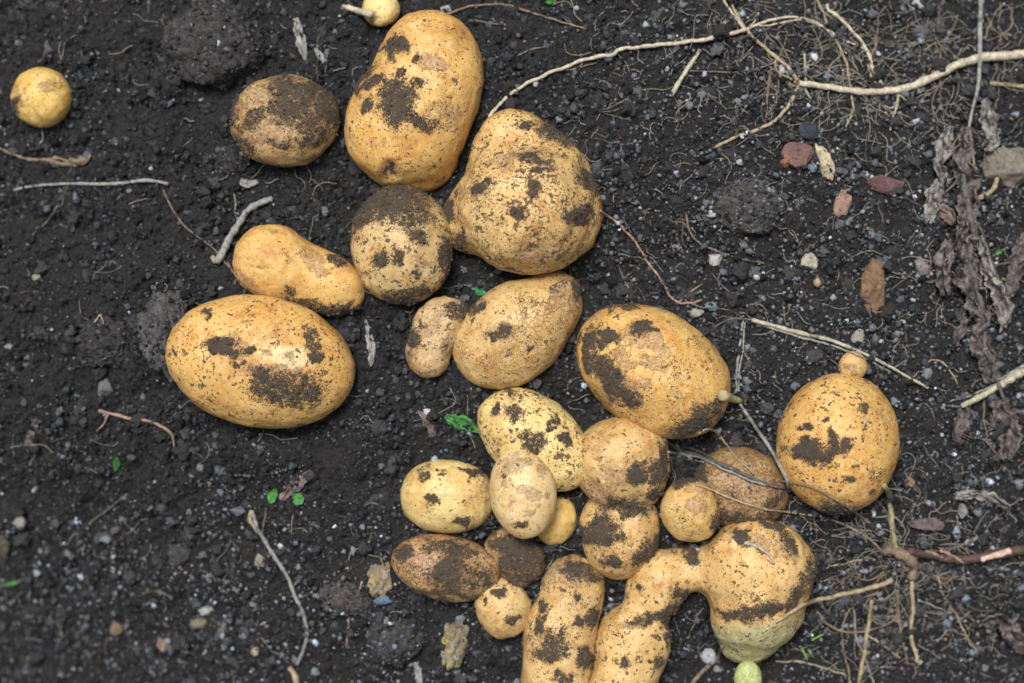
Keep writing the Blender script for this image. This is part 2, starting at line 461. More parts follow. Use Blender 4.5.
# ------------------------------------------------------------------ potatoes
def snets(F, o, h):
    s = F < 0
    c = {}
    nx, ny, nz = F.shape
    sl = lambda A, d: A[d[0]:nx - 1 + d[0], d[1]:ny - 1 + d[1], d[2]:nz - 1 + d[2]]
    corners = [(i, j, k) for i in (0, 1) for j in (0, 1) for k in (0, 1)]
    cnt = sum(sl(s, d).astype(np.int8) for d in corners)
    act = (cnt > 0) & (cnt < 8)
    I = np.argwhere(act)
    idx = np.full(act.shape, -1, np.int64); idx[act] = np.arange(len(I))
    pos = np.zeros((len(I), 3)); num = np.zeros(len(I))
    for a in corners:
        for ax in range(3):
            if a[ax]: continue
            b = list(a); b[ax] = 1
            fa = sl(F, a)[act]; fb = sl(F, b)[act]
            cr = (fa < 0) != (fb < 0)
            t = np.where(cr, fa / np.where(cr, fa - fb, 1), 0)
            q = np.array(a, float)[None] + np.zeros((len(I), 3)); q[:, ax] += t
            pos[cr] += q[cr]; num[cr] += 1
    pos = (I + pos / num[:, None]) * h + o
    faces = []
    for ax in range(3):
        u, w = [(1, 2), (2, 0), (0, 1)][ax]
        d = [0, 0, 0]; d[ax] = 1
        A = s[:nx - d[0], :ny - d[1], :nz - d[2]]; B = s[d[0]:, d[1]:, d[2]:]
        E = np.argwhere(A != B)
        E = E[(E[:, u] >= 1) & (E[:, w] >= 1) & (E[:, u] < F.shape[u] - 1) & (E[:, w] < F.shape[w] - 1)]
        def cell(du, dw):
            q = E.copy(); q[:, u] += du; q[:, w] += dw; return idx[q[:, 0], q[:, 1], q[:, 2]]
        quad = np.stack([cell(-1, -1), cell(0, -1), cell(0, 0), cell(-1, 0)], 1)
        inside = s[E[:, 0], E[:, 1], E[:, 2]]
        quad[~inside] = quad[~inside][:, ::-1]
        faces.append(quad)
    return pos, np.concatenate(faces)

WARM = (0.63, 0.385, 0.112); PALE = (0.70, 0.55, 0.225); TAN = (0.55, 0.355, 0.14); BROWN = (0.27, 0.16, 0.062); GOLD = (0.66, 0.46, 0.12)
POTS = []    # BVH trees in world space
def potato(label, prims, tint, speck=0.4, dirt=(), scab=(), crack=(), peel=(), eyes=(), lift=0, k=14, lump=2.3, sink=0.30, flat=0.88, rim=0.22,
           name='potato', tintfn=None, h=1.55, parent=None, seed=None, zc=None):
    """prims: (px, py, a, b, angle in degrees clockwise[, rz]); all in photo pixels"""
    seed = seed if seed is not None else 50 + len(POTS)
    ps = []
    for q in prims:
        rz = q[5] if len(q) > 5 else min(q[2], q[3]) * flat
        ps.append((q[0], q[1], q[2], q[3], math.radians(q[4]), rz))
    big = max(ps, key=lambda q: q[2] * q[3] * q[5])
    cx, cy = big[0], big[1]
    gz = float(G(*[np.array([t]) for t in px2m(cx, cy)])[0]) / S
    if zc is None: zc = gz + big[5] * (1 - 2 * sink) + lift     # height of the middle, px
    kk = (D - zc * S) / D                                 # keeps its outline where the photo has it
    prim = []
    for (x, y, a, b, ang, rz) in ps:
        bz = zc - big[5] + rz                             # all lobes lie on one level
        bz = zc + (bz - zc) * 0.6
        prim.append(((x - cx) * kk, -(y - cy) * kk, bz - zc, a * kk, b * kk, rz, -ang))
    def field(P):
        out = None
        for (x, y, z, a, b, c_, an) in prim:
            dx = P[..., 0] - x; dy = P[..., 1] - y; dz = P[..., 2] - z
            u = dx * math.cos(an) + dy * math.sin(an); w = -dx * math.sin(an) + dy * math.cos(an)
            k0 = np.sqrt((u / a) ** 2 + (w / b) ** 2 + (dz / c_) ** 2) + 1e-6
            k1 = np.sqrt((u / a ** 2) ** 2 + (w / b ** 2) ** 2 + (dz / c_ ** 2) ** 2) + 1e-6
            d = k0 * (k0 - 1) / k1
            if out is None: out = d
            else:
                hh = np.clip(0.5 + 0.5 * (out - d) / k, 0, 1)
                out = out + (d - out) * hh - k * hh * (1 - hh)
        return out
    lo = np.array([min(q[0] - max(q[3], q[4]) for q in prim), min(q[1] - max(q[3], q[4]) for q in prim), min(q[2] - q[5] for q in prim)]) - 8
    hi = np.array([max(q[0] + max(q[3], q[4]) for q in prim), max(q[1] + max(q[3], q[4]) for q in prim), max(q[2] + q[5] for q in prim)]) + 8
    n = np.ceil((hi - lo) / h).astype(int) + 1
    gr = np.stack(np.meshgrid(*[lo[i] + h * np.arange(n[i]) for i in range(3)], indexing='ij'), -1)
    V, F = snets(field(gr), lo, h)
    def grad(V):
        e = 0.4; g = np.stack([field(V + e * np.eye(3)[i]) - field(V - e * np.eye(3)[i]) for i in range(3)], 1) / (2 * e)
        return g
    for _ in range(2):
        g = grad(V); V = V - field(V)[:, None] * g / (np.sum(g * g, 1)[:, None] + 1e-9)
    g = grad(V); Nn = g / (np.linalg.norm(g, axis=1)[:, None] + 1e-9)
    rmin = min(big[2], big[3])
    A = np.array([seed * 13.7, seed * 5.3, seed * 9.1])
    lump = lump * min(1.0, rmin / 48)
    V = V + Nn * (lump * 1.5 * fbm(V / rmin + A, 1.1, 2, seed) + lump * 0.55 * fbm(V / rmin + A, 3.2, 2, seed + 5))[:, None]
    V = V + Nn * (0.75 * fbm(V + A, 0.07, 3, seed + 9))[:, None]
    up = np.clip((Nn[:, 2] + 0.25) / 0.3, 0, 1)
    px = cx + V[:, 0] / kk; py = cy - V[:, 1] / kk
    W = np.stack([px, py, V[:, 2]], 1) + A
    wx = px + 9.0 * fbm(W, 0.055, 4, 1, 0.6) ; wy = py + 9.0 * fbm(W, 0.055, 4, 2, 0.6)
    def blobs(lst, soft=1.75):
        f = np.zeros(len(V))
        for q in lst:
            x, y, a, b = q[:4]; an = math.radians(q[4]) if len(q) > 4 else 0; s_ = (q[5] if len(q) > 5 else 1) * (0.78 + 0.3 * abs(math.sin(x * 12.9 + y * 78.2)))
            u = (wx - x) * math.cos(an) + (wy - y) * math.sin(an); w = -(wx - x) * math.sin(an) + (wy - y) * math.cos(an)
            f = np.maximum(f, s_ * np.clip(soft - np.sqrt((u / a) ** 2 + (w / b) ** 2), 0, 1))
        return f * up
    df = blobs(dirt)
    sf = blobs(scab); cf = blobs(crack); pf = blobs(peel, 1.3)
    re_ = random.Random(seed)
    auto = []
    for _ in range(int(2 + big[2] * big[3] / 1100)):
        aa = re_.uniform(0, 6.28); rr_ = re_.uniform(0.2, 0.85)
        auto.append((big[0] + math.cos(aa) * big[2] * rr_, big[1] + math.sin(aa) * big[3] * rr_, re_.uniform(2.5, 5.5) * min(1, rmin / 45 + .15), re_.uniform(0.7, 1.8) * min(1, (rmin / 55) ** 1.5)))
    for (x, y, r, dp) in list(eyes) + (auto if parent is None else []):
        sf = np.maximum(sf, 0.75 * np.exp(-((wx - x) ** 2 + (wy - y) ** 2) / (r * r * 1.3)) * up)
        dd = ((px - x) ** 2 + (py - y) ** 2) / (r * r)
        V = V - Nn * (dp * np.exp(-dd * 1.2) - 0.3 * dp * np.exp(-(np.sqrt(dd) - 1.5) ** 2 * 4))[:, None] * up[:, None]
    if rim: df = np.maximum(df, rim * np.clip(0.9 - Nn[:, 2] * 1.3 + 0.5 * fbm(W, 0.05, 3, 7), 0, 1) * 0.6)
    V = V + Nn * ((np.clip(df - 0.35, 0, 1)) * (1.1 + 2.6 * np.abs(fbm(W, 0.22, 2, 4))) - 0.5 * sf * (0.5 + fbm(W, 0.2, 2, 5)))[:, None]
    T = np.tile(np.array(tint), (len(V), 1))
    lowv = fbm(W, 0.022, 2, 6)
    T = T * (1 + 0.22 * lowv[:, None] * np.array([1.0, 1.05, 1.3]))
    if tintfn: T = tintfn(px, py, T, W)
    sp = speck * (0.8 + 0.5 * fbm(W, 0.03, 2, 8)) * (1 - 0.7 * pf)
    # loose crumbs lying on the soil patches
    cand = np.nonzero((df > 0.5) & (Nn[:, 2] > 0.1))[0]
    rg = np.random.default_rng(seed)
    at = {'tint': T, 'dirt': df, 'speck': sp, 'scab': sf, 'crack': cf, 'peel': pf}
    if len(cand) > 20:
        m_ = rg.choice(cand, max(6, len(cand) // 14))
        r = 0.55 + 1.3 * rg.random(len(m_)) ** 2.5
        v2, f2, _ = scatter('', '', '', V[m_] + Nn[m_] * (r * 0.4)[:, None], r, np.zeros((len(m_), 3)), 1, None, 0.9, 0.4, 12, seed)
        F2 = f2 + len(V)
        V = np.concatenate([V, v2])
        n2 = len(v2)
        at = {'tint': np.concatenate([T, np.tile(tint, (n2, 1))]), 'dirt': np.concatenate([df, np.full(n2, 1.6)]), 'speck': np.concatenate([sp, np.zeros(n2)]),
              'scab': np.concatenate([sf, np.zeros(n2)]), 'crack': np.concatenate([cf, np.zeros(n2)]), 'peel': np.concatenate([pf, np.zeros(n2)])}
        FA = [F, F2]
    else: FA = [F]
    X, Y = px2m(cx, cy, zc * S)
    base = np.array([0, 0, -big[5] if parent is None else 0])
    loc = Vector((X, Y, (zc + base[2]) * S))
    Vm = (V - base) * S
    w = Vm + np.array(loc)
    POTS.append(BVHTree.FromPolygons(w[:].tolist(), F.tolist()))
    if parent is not None:
        o = mesh_obj(name, Vm, FA, M_POTATO, loc=loc - parent.location, attrs=at, parent=parent)
        if label: o['label'] = label
    else:
        o = mesh_obj(name, Vm, FA, M_POTATO, loc=loc, attrs=at)
        tag(o, label, 'potato', 'freshly dug potatoes lying on the soil')
    return o

potato('tiny round golden potato lying alone on bare soil at the far left', [(42, 97, 30.5, 29.5, 0)], GOLD, 0.28,
       dirt=[(21, 107, 4, 7)], scab=[(54, 88, 8, 6), (20, 92, 5, 7), (26, 108, 7, 4)])
stub = potato('tiny pale potato with a thin white stolon, above the big pear shaped potato', [(381, 9, 19, 18, 0)], PALE, 0.2, scab=[(372, 18, 5, 4)])
potato('medium oval potato smeared with black soil, left of the big pear shaped one', [(285, 121, 55.5, 46, -4)], (0.46, 0.31, 0.13), 0.55,
       dirt=[(300, 96, 24, 14, 20, .9), (302, 119, 26, 13, 15, .85), (330, 108, 10, 20), (258, 125, 22, 4, -35, .8), (246, 146, 14, 5, 40, .7), (288, 146, 16, 3, 0, .7), (237, 108, 5, 20, 0, .75), (318, 140, 16, 7, -30, .7)], scab=[(262, 100, 20, 10, -30), (275, 135, 20, 12), (320, 88, 20, 8, 20)], rim=.5)
potato('largest pear shaped golden potato with a crumbly soil patch on its middle', [(430, 75, 55, 65, 0), (405, 127, 60, 59, 0), (410, 160, 40, 28, 10)], WARM, 0.36,
       dirt=[(400, 109, 14, 21), (397, 53, 6, 10), (387, 53, 4, 3), (369, 75, 6, 7), (371, 90, 7, 4), (359, 94, 4, 5), (372, 109, 5, 5), (418, 65, 3, 5), (422, 90, 6, 4, -30), (405, 80, 4, 4), (392, 173, 7, 5), (412, 122, 24, 7, 20, .8), (382, 84, 5, 4)],
       scab=[(436, 70, 12, 8), (440, 117, 10, 6), (392, 172, 11, 7), (455, 120, 8, 14)], eyes=[(392, 173, 8, 5), (421, 32, 3, 1.5)], k=25)
potato('potato wearing a cap of black soil, below the largest pear shaped one', [(402, 246, 51, 60, -4)], (0.52, 0.37, 0.16), 0.66,
       dirt=[(392, 203, 28, 15, -8), (408, 216, 22, 12, 0, .9), (402, 297, 15, 8, 0, .85), (384, 262, 6, 7), (400, 258, 5, 6), (422, 238, 6, 6), (424, 292, 5, 4), (362, 215, 8, 18, 20), (445, 260, 4, 18), (417, 275, 4, 3)], scab=[(430, 265, 14, 6)], peel=[(432, 276, 12, 6, -20, .6)], rim=.6)
potato('big knobbly potato with a blunt nose and a side bulge, at the centre', [(512, 146, 39, 39, 0), (500, 166, 28, 26, 0), (550, 168, 38, 36, 30), (526, 208, 67, 67, 0), (474, 213, 31, 40, 10), (563, 205, 36, 48, -25), (500, 178, 30, 26, 0)], (0.58, 0.39, 0.15), 0.74,
       dirt=[(560, 134, 21, 9, 20), (533, 162, 15, 4, 12), (541, 175, 9, 3), (483, 190, 10, 4, -20), (532, 192, 6, 7), (590, 183, 14, 8, 45), (576, 217, 11, 6, -30), (518, 217, 6, 4), (447, 214, 5, 12), (462, 240, 6, 8), (522, 128, 8, 3)],
       scab=[(515, 160, 26, 5, -15), (480, 195, 10, 6), (540, 255, 26, 7), (455, 195, 8, 5)], lift=6, k=15, lump=5, eyes=[(505, 170, 9, 2), (540, 164, 8, 2)])
potato('smooth bean shaped potato left of the soil capped one', [(272, 262, 40, 37, 20), (323, 282, 44, 31, 22)], WARM, 0.30,
       dirt=[(312, 306, 24, 5, 17), (350, 309, 16, 4), (293, 290, 5, 3), (340, 262, 8, 3, 35)], scab=[(316, 262, 16, 7, 35), (250, 285, 20, 7, 25)], k=22)
potato('large oval golden potato with a dark flat soil patch, lying at the left', [(261, 362, 95, 66, 10)], WARM, 0.52,
       dirt=[(292, 388, 30, 15, 8), (270, 375, 12, 7, 40), (314, 392, 9, 8), (228, 347, 12, 6, 5), (243, 351, 6, 6), (258, 352, 6, 4), (316, 337, 5, 9), (318, 355, 5, 5), (212, 313, 4, 4), (216, 318, 3, 3), (247, 362, 4, 3), (181, 352, 4, 3)],
       peel=[(294, 357, 25, 12, 8)], scab=[(240, 345, 16, 8), (280, 370, 25, 5)], flat=.85, rim=.3)
potato('tiny scabby misshapen potato tucked below the soil capped one', [(440, 323, 26, 25, 0), (429, 350, 22, 29, 10), (455, 312, 12, 12, 0)], (0.52, 0.37, 0.19), 0.45,
       dirt=[(414, 338, 5, 6), (457, 310, 8, 8)], scab=[(432, 326, 7, 7), (440, 316, 5, 5), (421, 346, 6, 5), (447, 345, 5, 7), (428, 374, 9, 5), (412, 356, 5, 6)], k=14, lump=4.5)
potato('blunt egg shaped potato with net cracked skin, under the big knobbly one', [(513, 334, 65, 49, -36), (556, 300, 27, 30, 0)], (0.57, 0.385, 0.15), 0.58,
       dirt=[(500, 332, 7, 4), (507, 329, 3, 3), (530, 350, 3, 4), (478, 309, 8, 4, -45), (577, 285, 4, 12), (490, 335, 5, 4)], scab=[(566, 298, 15, 13), (500, 331, 13, 8)], crack=[(535, 320, 22, 18)], peel=[(470, 365, 20, 14, 40, .5)], k=20, lump=1.8)
potato('large oval potato with scattered scabs and a stalk stump, right of centre', [(653, 371, 83, 60, 33)], WARM, 0.52,
       dirt=[(641, 328, 11, 6, 10), (604, 338, 8, 7), (598, 366, 14, 9, 40), (611, 383, 9, 12, -20), (625, 396, 10, 7, 30), (692, 424, 18, 8, -15), (714, 405, 6, 12, 10), (622, 308, 30, 2.5, -8, .8), (700, 410, 10, 8), (590, 345, 6, 14, 10)],
       scab=[(640, 338, 20, 10, 20), (618, 356, 9, 7, 30), (632, 362, 6, 4), (655, 350, 8, 4), (640, 385, 8, 5), (650, 362, 10, 6), (612, 385, 16, 16)], rim=.35)
STUMPED = bpy.data.objects[-1] if False else [o for o in COL.objects if o.name.startswith('potato')][-1]
potato('pale yellow oval potato flecked with soil, between the net cracked one and the pile', [(535, 441, 65, 43, 38)], PALE, 0.62,
       dirt=[(513, 393, 7, 3), (514, 411, 6, 7), (497, 407, 4, 4), (551, 425, 5, 3), (533, 441, 8, 8), (555, 416, 3, 4), (525, 432, 5, 4), (565, 438, 4, 5)])
potato('pale yellow rounded block potato at the left end of the small pile', [(435, 496, 35, 34, 0), (459, 497, 36, 34.5, 0)], PALE, 0.30,
       dirt=[(425, 473, 8, 4), (444, 475, 2.5, 3), (433, 496, 6, 3, 20), (462, 518, 6, 5), (475, 470, 12, 3, 15), (470, 480, 3, 3)], scab=[(488, 487, 5, 14)], k=18, lump=1.0)
potato('pale cream egg shaped potato with pink scabs lying on top of the pile', [(523, 493, 33.5, 46, -8)], (0.70, 0.55, 0.29), 0.22,
       dirt=[(522, 523, 6, 3), (505, 472, 3, 3)], scab=[(515, 462, 14, 8, -20), (531, 489, 12, 5, 15), (541, 466, 5, 8), (505, 480, 4, 6), (528, 510, 6, 4)], lift=34, lump=.9)
potato('small clean yellow potato half hidden under the cream egg shaped one', [(556, 521, 20.5, 24.5, 20)], (0.66, 0.49, 0.15), 0.15)
potato('double potato of two lobes joined by a muddy waist', [(622, 464, 47, 50, 0, 44), (619, 533, 40, 47, 5, 34)], (0.55, 0.37, 0.15), 0.42,
       dirt=[(635, 470, 8, 9), (651, 473, 6, 10, -20), (627, 506, 20, 7, 8), (655, 492, 8, 6), (600, 528, 12, 14, 20), (618, 533, 3.5, 5), (611, 559, 11, 6, 10), (646, 550, 15, 7, -40), (584, 533, 4, 9), (660, 460, 5, 16)],
       scab=[(598, 492, 18, 10, 30), (612, 473, 12, 10), (640, 495, 14, 6), (610, 500, 10, 6)], k=4, lift=3, lump=3.2)
potato('small tan potato with a pink scab beside the muddy waisted double potato', [(690, 510, 29.5, 32, -15)], (0.57, 0.38, 0.13), 0.33, lift=12,
       scab=[(696, 503, 9, 7), (690, 484, 14, 6)], dirt=[(682, 481, 14, 4, -20), (714, 525, 3, 10)])
potato('dull brown potato lying under dead stalks behind the tan one', [(741, 488, 48, 41, 8)], BROWN, 0.5,
       dirt=[(700, 480, 6, 20, 0, .8), (735, 513, 26, 6, 15, .8), (772, 497, 8, 15, 20, .7), (712, 508, 8, 10, 0, .7)], scab=[(745, 488, 30, 14, 20), (730, 465, 16, 6)], rim=.8, sink=.47)
knobby = potato('large round golden potato with a small knob growing on its top, at the right', [(838, 443, 61, 70.5, 8)], WARM, 0.52,
       dirt=[(801, 447, 14, 7), (822, 440, 4, 9), (836, 443, 5, 8), (813, 453, 12, 5, -20), (855, 405, 4, 6), (820, 418, 3, 3), (800, 427, 4, 3), (840, 478, 6, 3), (830, 508, 18, 4)], scab=[(836, 505, 20, 6)], lump=1.4)
potato('brown oval potato coated in dark soil, left of the pile bottom', [(447, 568, 56, 33, 11)], (0.36, 0.21, 0.09), 0.62,
       dirt=[(450, 567, 13, 22, 10, .85), (482, 575, 18, 11, 20, .85), (405, 552, 7, 6), (470, 592, 20, 5, 10, .8), (432, 592, 18, 4, 20, .75), (440, 543, 14, 4), (465, 552, 8, 6, 0, .8)], rim=.5, scab=[(425, 560, 20, 12)])
potato('small wedge shaped potato almost wholly covered in black soil', [(506, 547, 21, 19, 20), (522, 563, 22, 24, 30)], (0.40, 0.25, 0.12), 0.6,
       dirt=[(523, 560, 18, 24, 30, 1.1), (514, 545, 16, 8, 0, 1), (493, 535, 5, 3), (530, 580, 8, 10, 0, .8)], lump=5, lift=-4, sink=.38)
potato('small round tan potato at the bottom of the pile, beside the soil coated oval', [(503, 608, 27.5, 31, -15)], (0.58, 0.41, 0.17), 0.40,
       dirt=[(513, 617, 6, 3, -30), (500, 588, 6, 3), (490, 600, 3, 3)], lift=5)
potato('long bent sausage shaped potato standing upright in the picture, cut by its lower edge', [(573, 589, 32, 35, 10), (560, 635, 37, 42, 0), (556, 685, 36, 44, 0)], (0.57, 0.38, 0.155), 0.55,
       dirt=[(575, 566, 14, 8), (590, 575, 6, 5), (556, 638, 11, 11, 20), (548, 650, 9, 5), (590, 614, 6, 7), (577, 592, 3, 4), (585, 655, 7, 10), (577, 617, 4, 3), (543, 607, 5, 8), (563, 672, 7, 4), (536, 625, 4, 6)],
       scab=[(570, 570, 20, 12), (602, 650, 5, 20)], k=24)
def greening(px, py, T, W):
    e = 613 - 0.18 * (px - 755) + 5 * fbm(W, 0.05, 2, 3)
    f = np.clip((py - e) / 14, 0, 1) * np.clip((px - 706) / 8, 0, 1)
    g = np.array([0.36, 0.35, 0.19])
    g2 = np.array([0.26, 0.29, 0.11])
    low = np.clip((py - 640) / 25, 0, 1)[:, None]
    return T * (1 - f[:, None]) + (g * (1 - low * .6) + g2 * low * .6) * f[:, None]
legged = potato('two limbed potato with a bent arm, a big round lobe and a green bottom', [(757, 571, 57, 53, 0), (757, 612, 48, 42, 0), (751, 645, 28, 22, 0), (716, 571, 22, 27, 0), (690, 570, 24, 22, 0, 26), (657, 585, 32, 36, 35, 31), (633, 648, 38, 46, 14, 34), (622, 690, 34, 40, 8, 34)],
       (0.59, 0.395, 0.15), 0.45,
       dirt=[(729, 612, 11, 4, 5), (757, 606, 18, 6, -8), (790, 592, 15, 7, -45), (806, 570, 6, 14, 20), (739, 533, 5, 6), (772, 525, 13, 4, 30), (661, 613, 24, 6, -18), (640, 620, 10, 4), (687, 553, 12, 6, 30), (681, 592, 8, 5), (640, 588, 4, 4), (622, 657, 3.5, 6), (655, 660, 4, 5), (668, 625, 4, 14), (783, 540, 4, 8, -20)],
       scab=[(645, 618, 20, 6, -15), (755, 540, 10, 5, 40), (780, 545, 14, 8, 40)], k=13, tintfn=greening, lump=3.4)

# knob, stolon, sprout, stump: parts of their potatoes
nub = potato(None, [(853, 366, 14, 15, 0)], (0.62, 0.42, 0.16), 0.35, name='knob', parent=knobby, scab=[(848, 372, 5, 5)], h=1.0, zc=24, lump=.6)
GREEN = plain_material('green_sprout', (0.26, 0.32, 0.09), (0.50, 0.54, 0.27), 500, 0.5)
spr = potato(None, [(748, 679, 14, 19, 0)], (0.40, 0.46, 0.16), 0.12, name='sprout', parent=legged, h=1.0, zc=36, lump=.7)
spr.data.materials[0] = GREEN

# ------------------------------------------------------------------ tubes lying on whatever is there
CAMP = Vector((0, 0, D))
def hit(px, py):
    """what a photo pixel sees: potato or soil, world point"""
    g = Vector(gpoint(np.array([px]), np.array([py]))[0])
    d = (g - CAMP).normalized(); best = (g - CAMP).length
    p = g
    for t in POTS:
        h = t.ray_cast(CAMP, d, best)
        if h[0] is not None: best = h[3]; p = h[0]
    return p
def catmull(P, step):
    P = np.asarray(P, float)
    if len(P) == 2: P = np.array([P[0], (P[0] + P[1]) / 2, P[1]])
    E = np.vstack([2 * P[0] - P[1], P, 2 * P[-1] - P[-2]])
    out = []
    for i in range(1, len(E) - 2):
        n = max(2, int(np.linalg.norm((E[i + 1] - E[i])[:2]) / step))
        t = np.linspace(0, 1, n, endpoint=False)[:, None]
        a, b, c, d = E[i - 1], E[i], E[i + 1], E[i + 2]
        out.append(0.5 * (2 * b + (c - a) * t + (2 * a - 5 * b + 4 * c - d) * t * t + (3 * b - a - 3 * c + d) * t ** 3))
    out.append(E[-2][None])
    return np.vstack(out)
TUBESEED = [0]
def tube_geo(pts, r0, r1, lift=None, sides=8, wob=0.8, bulge=0.3, step=2.5, drape=True, radii=None, smooth=6, abs_lift=None):
    """pts photo pixels (px, py[, extra lift px]); radii px; returns world verts, faces"""
    TUBESEED[0] += 1; sd = TUBESEED[0]
    P = np.array([(p[0], p[1], p[2] if len(p) > 2 else 0.0) for p in pts], float)
    C = catmull(P, step); n = len(C)
    s = np.concatenate([[0], np.cumsum(np.linalg.norm(np.diff(C[:, :2], axis=0), axis=1))])
    q = np.stack([s * 0.07, np.full(n, sd * 3.3), np.zeros(n)], 1)
    C[:, 0] += wob * 2.2 * fbm(q, 1.0, 3, sd); C[:, 1] += wob * 2.2 * fbm(q, 1.0, 3, sd + 50)
    t = s / max(s[-1], 1e-6)
    R = (r0 + (r1 - r0) * t) if radii is None else np.interp(t, np.linspace(0, 1, len(radii)), radii)
    R = np.maximum(R * 0.84, 0.35) * np.clip(1 + bulge * 1.9 * fbm(q, 2.6, 3, sd + 9), 0.45, 1.8)
    lf = (3.6 if lift is None else lift + 0.8)
    Z = np.array([hit(x, y)[2] for x, y in C[:, :2]]) / S
    if drape and n > 5:
        Zs = Z.copy()
        for _ in range(smooth):
            Zs[1:-1] = np.maximum(Z[1:-1], (Zs[:-2] + Zs[2:] + Zs[1:-1]) / 3) if False else (Zs[:-2] + Zs[2:] + Zs[1:-1]) / 3
        Z = np.maximum(Z - 1.0, Zs)
    Z = Z + R * 0.6 + lf + C[:, 2]
    kk = S * (D - Z * S) / D
    W = np.stack([(C[:, 0] - 512) * kk, (341.5 - C[:, 1]) * kk, Z * S], 1)
    T = np.gradient(W, axis=0); T /= np.linalg.norm(T, axis=1)[:, None] + 1e-12
    up = np.array([0, 0, 1.0])
    B = np.cross(T, up); B /= np.linalg.norm(B, axis=1)[:, None] + 1e-9
    U = np.cross(B, T)
    a = np.linspace(0, 2 * np.pi, sides, endpoint=False)
    V = W[:, None] + (B[:, None] * np.cos(a)[None, :, None] + U[:, None] * np.sin(a)[None, :, None]) * (R * S)[:, None, None]
    V = V.reshape(-1, 3)
    i = np.arange(n - 1)[:, None] * sides; j = np.arange(sides)[None]; j2 = (j + 1) % sides
    F = np.stack([i + j, i + sides + j, i + sides + j2, i + j2], -1).reshape(-1, 4)
    V = np.vstack([V, W[0] - T[0] * R[0] * S * .5, W[-1] + T[-1] * R[-1] * S * .5])
    c0, c1 = len(V) - 2, len(V) - 1
    jj = np.arange(sides); F3 = np.vstack([np.stack([jj, (jj + 1) % sides, np.full(sides, c0)], 1),
                                          np.stack([(jj + 1) % sides + (n - 1) * sides, jj + (n - 1) * sides, np.full(sides, c1)], 1)])
    return V, [F, F3], W
def tube(name, mat, pts, r0, r1, parent=None, **k):
    V, F, W = tube_geo(pts, r0, r1, **k)
    if parent is None:
        o0 = Vector(W[len(W) // 2]); o0.z -= r0 * S
    else: o0 = parent.location
    V = V - np.array(o0)
    return mesh_obj(name, V, F, mat, loc=o0 if parent is None else (0, 0, 0), parent=parent)

RM_WHITE = root_material('white_root', (0.62, 0.56, 0.44), 0.25)
RM_CREAM = root_material('cream_root', (0.46, 0.37, 0.24), 0.35)
RM_TAN = root_material('tan_root', (0.27, 0.205, 0.145), 0.6)
RM_GREY = root_material('grey_stem', (0.34, 0.35, 0.33), 0.45)
RM_DARK = root_material('dark_stalk', (0.15, 0.145, 0.14), 0.6)
RM_PINK = root_material('pink_root', (0.42, 0.28, 0.225), 0.45)
RM_RED = root_material('reddish_root', (0.12, 0.078, 0.065), 0.75)
RM_STRAW = root_material('straw', (0.52, 0.49, 0.37), 0.42)
RM_YEL = root_material('yellow_twig', (0.40, 0.34, 0.20), 0.45)
RM_HAIR = root_material('root_hair', (0.34, 0.305, 0.25), 0.5)

tube('stolon', RM_WHITE, [(371, 14, 0), (358, 11, 0), (343, 6, 0)], 4.2, 3.0, parent=stub, lift=4, wob=.3)
ST = plain_material('cut_stalk', (0.30, 0.26, 0.13), (0.50, 0.46, 0.25), 400)
tube('stalk_stump', ST, [(722, 395, 0), (730, 398, 0), (736, 400, 0), (741, 401, 0)], 6.5, 3, parent=STUMPED, lift=5, wob=.3, smooth=20, bulge=.15)
for pts in ([(812, 640), (824, 634)], [(802, 648), (807, 660)], [(809, 650), (813, 657)]):
    tube('shoot', plain_material('green_shoot', (0.10, 0.26, 0.04), (0.20, 0.40, 0.08), 400), [(p[0], p[1]) for p in pts], 1.3, 0.8, parent=legged, lift=6, wob=0, drape=False)
tube('splinter', RM_STRAW, [(745, 543), (758, 547), (770, 556), (774, 564)], 2.2, 1.4, parent=legged, lift=0.3, wob=.2)

def root(label, cat, mat, main, r0, r1, branches=(), name='root', group=None, bname='branch', **k):
    o = tube(name, mat, main, r0, r1, **k)
    tag(o, label, cat, group)
    for b in branches:
        kk = dict(b[3]) if len(b) > 3 else {}
        m2 = kk.pop('mat', mat)
        tube(bname, m2, b[0], b[1], b[2], parent=o, **kk)
    return o
RG_ = 'roots lying on the soil'
root('long thin white root running from the knobbly potato to the top right tangle', 'root', RM_WHITE,
     [(489, 117), (506, 98), (530, 82), (560, 69), (590, 58), (612, 55), (622, 49), (660, 45), (700, 40), (728, 34), (745, 30)], 2.0, 2.6,
     [([(745, 30), (770, 20), (795, 17), (815, 22), (832, 34), (850, 42), (866, 50)], 1.8, 1.0), ([(750, 27), (775, 24), (800, 20), (822, 26)], 1.3, .8),
      ([(745, 30), (733, 14), (724, 0), (720, -12)], 1.8, 1.2), ([(748, 28), (756, 18), (760, 10)], 1.2, .7), ([(570, 70), (585, 66), (597, 62)], .9, .5, {'mat': RM_TAN})], group=RG_, wob=.8, lift=5)
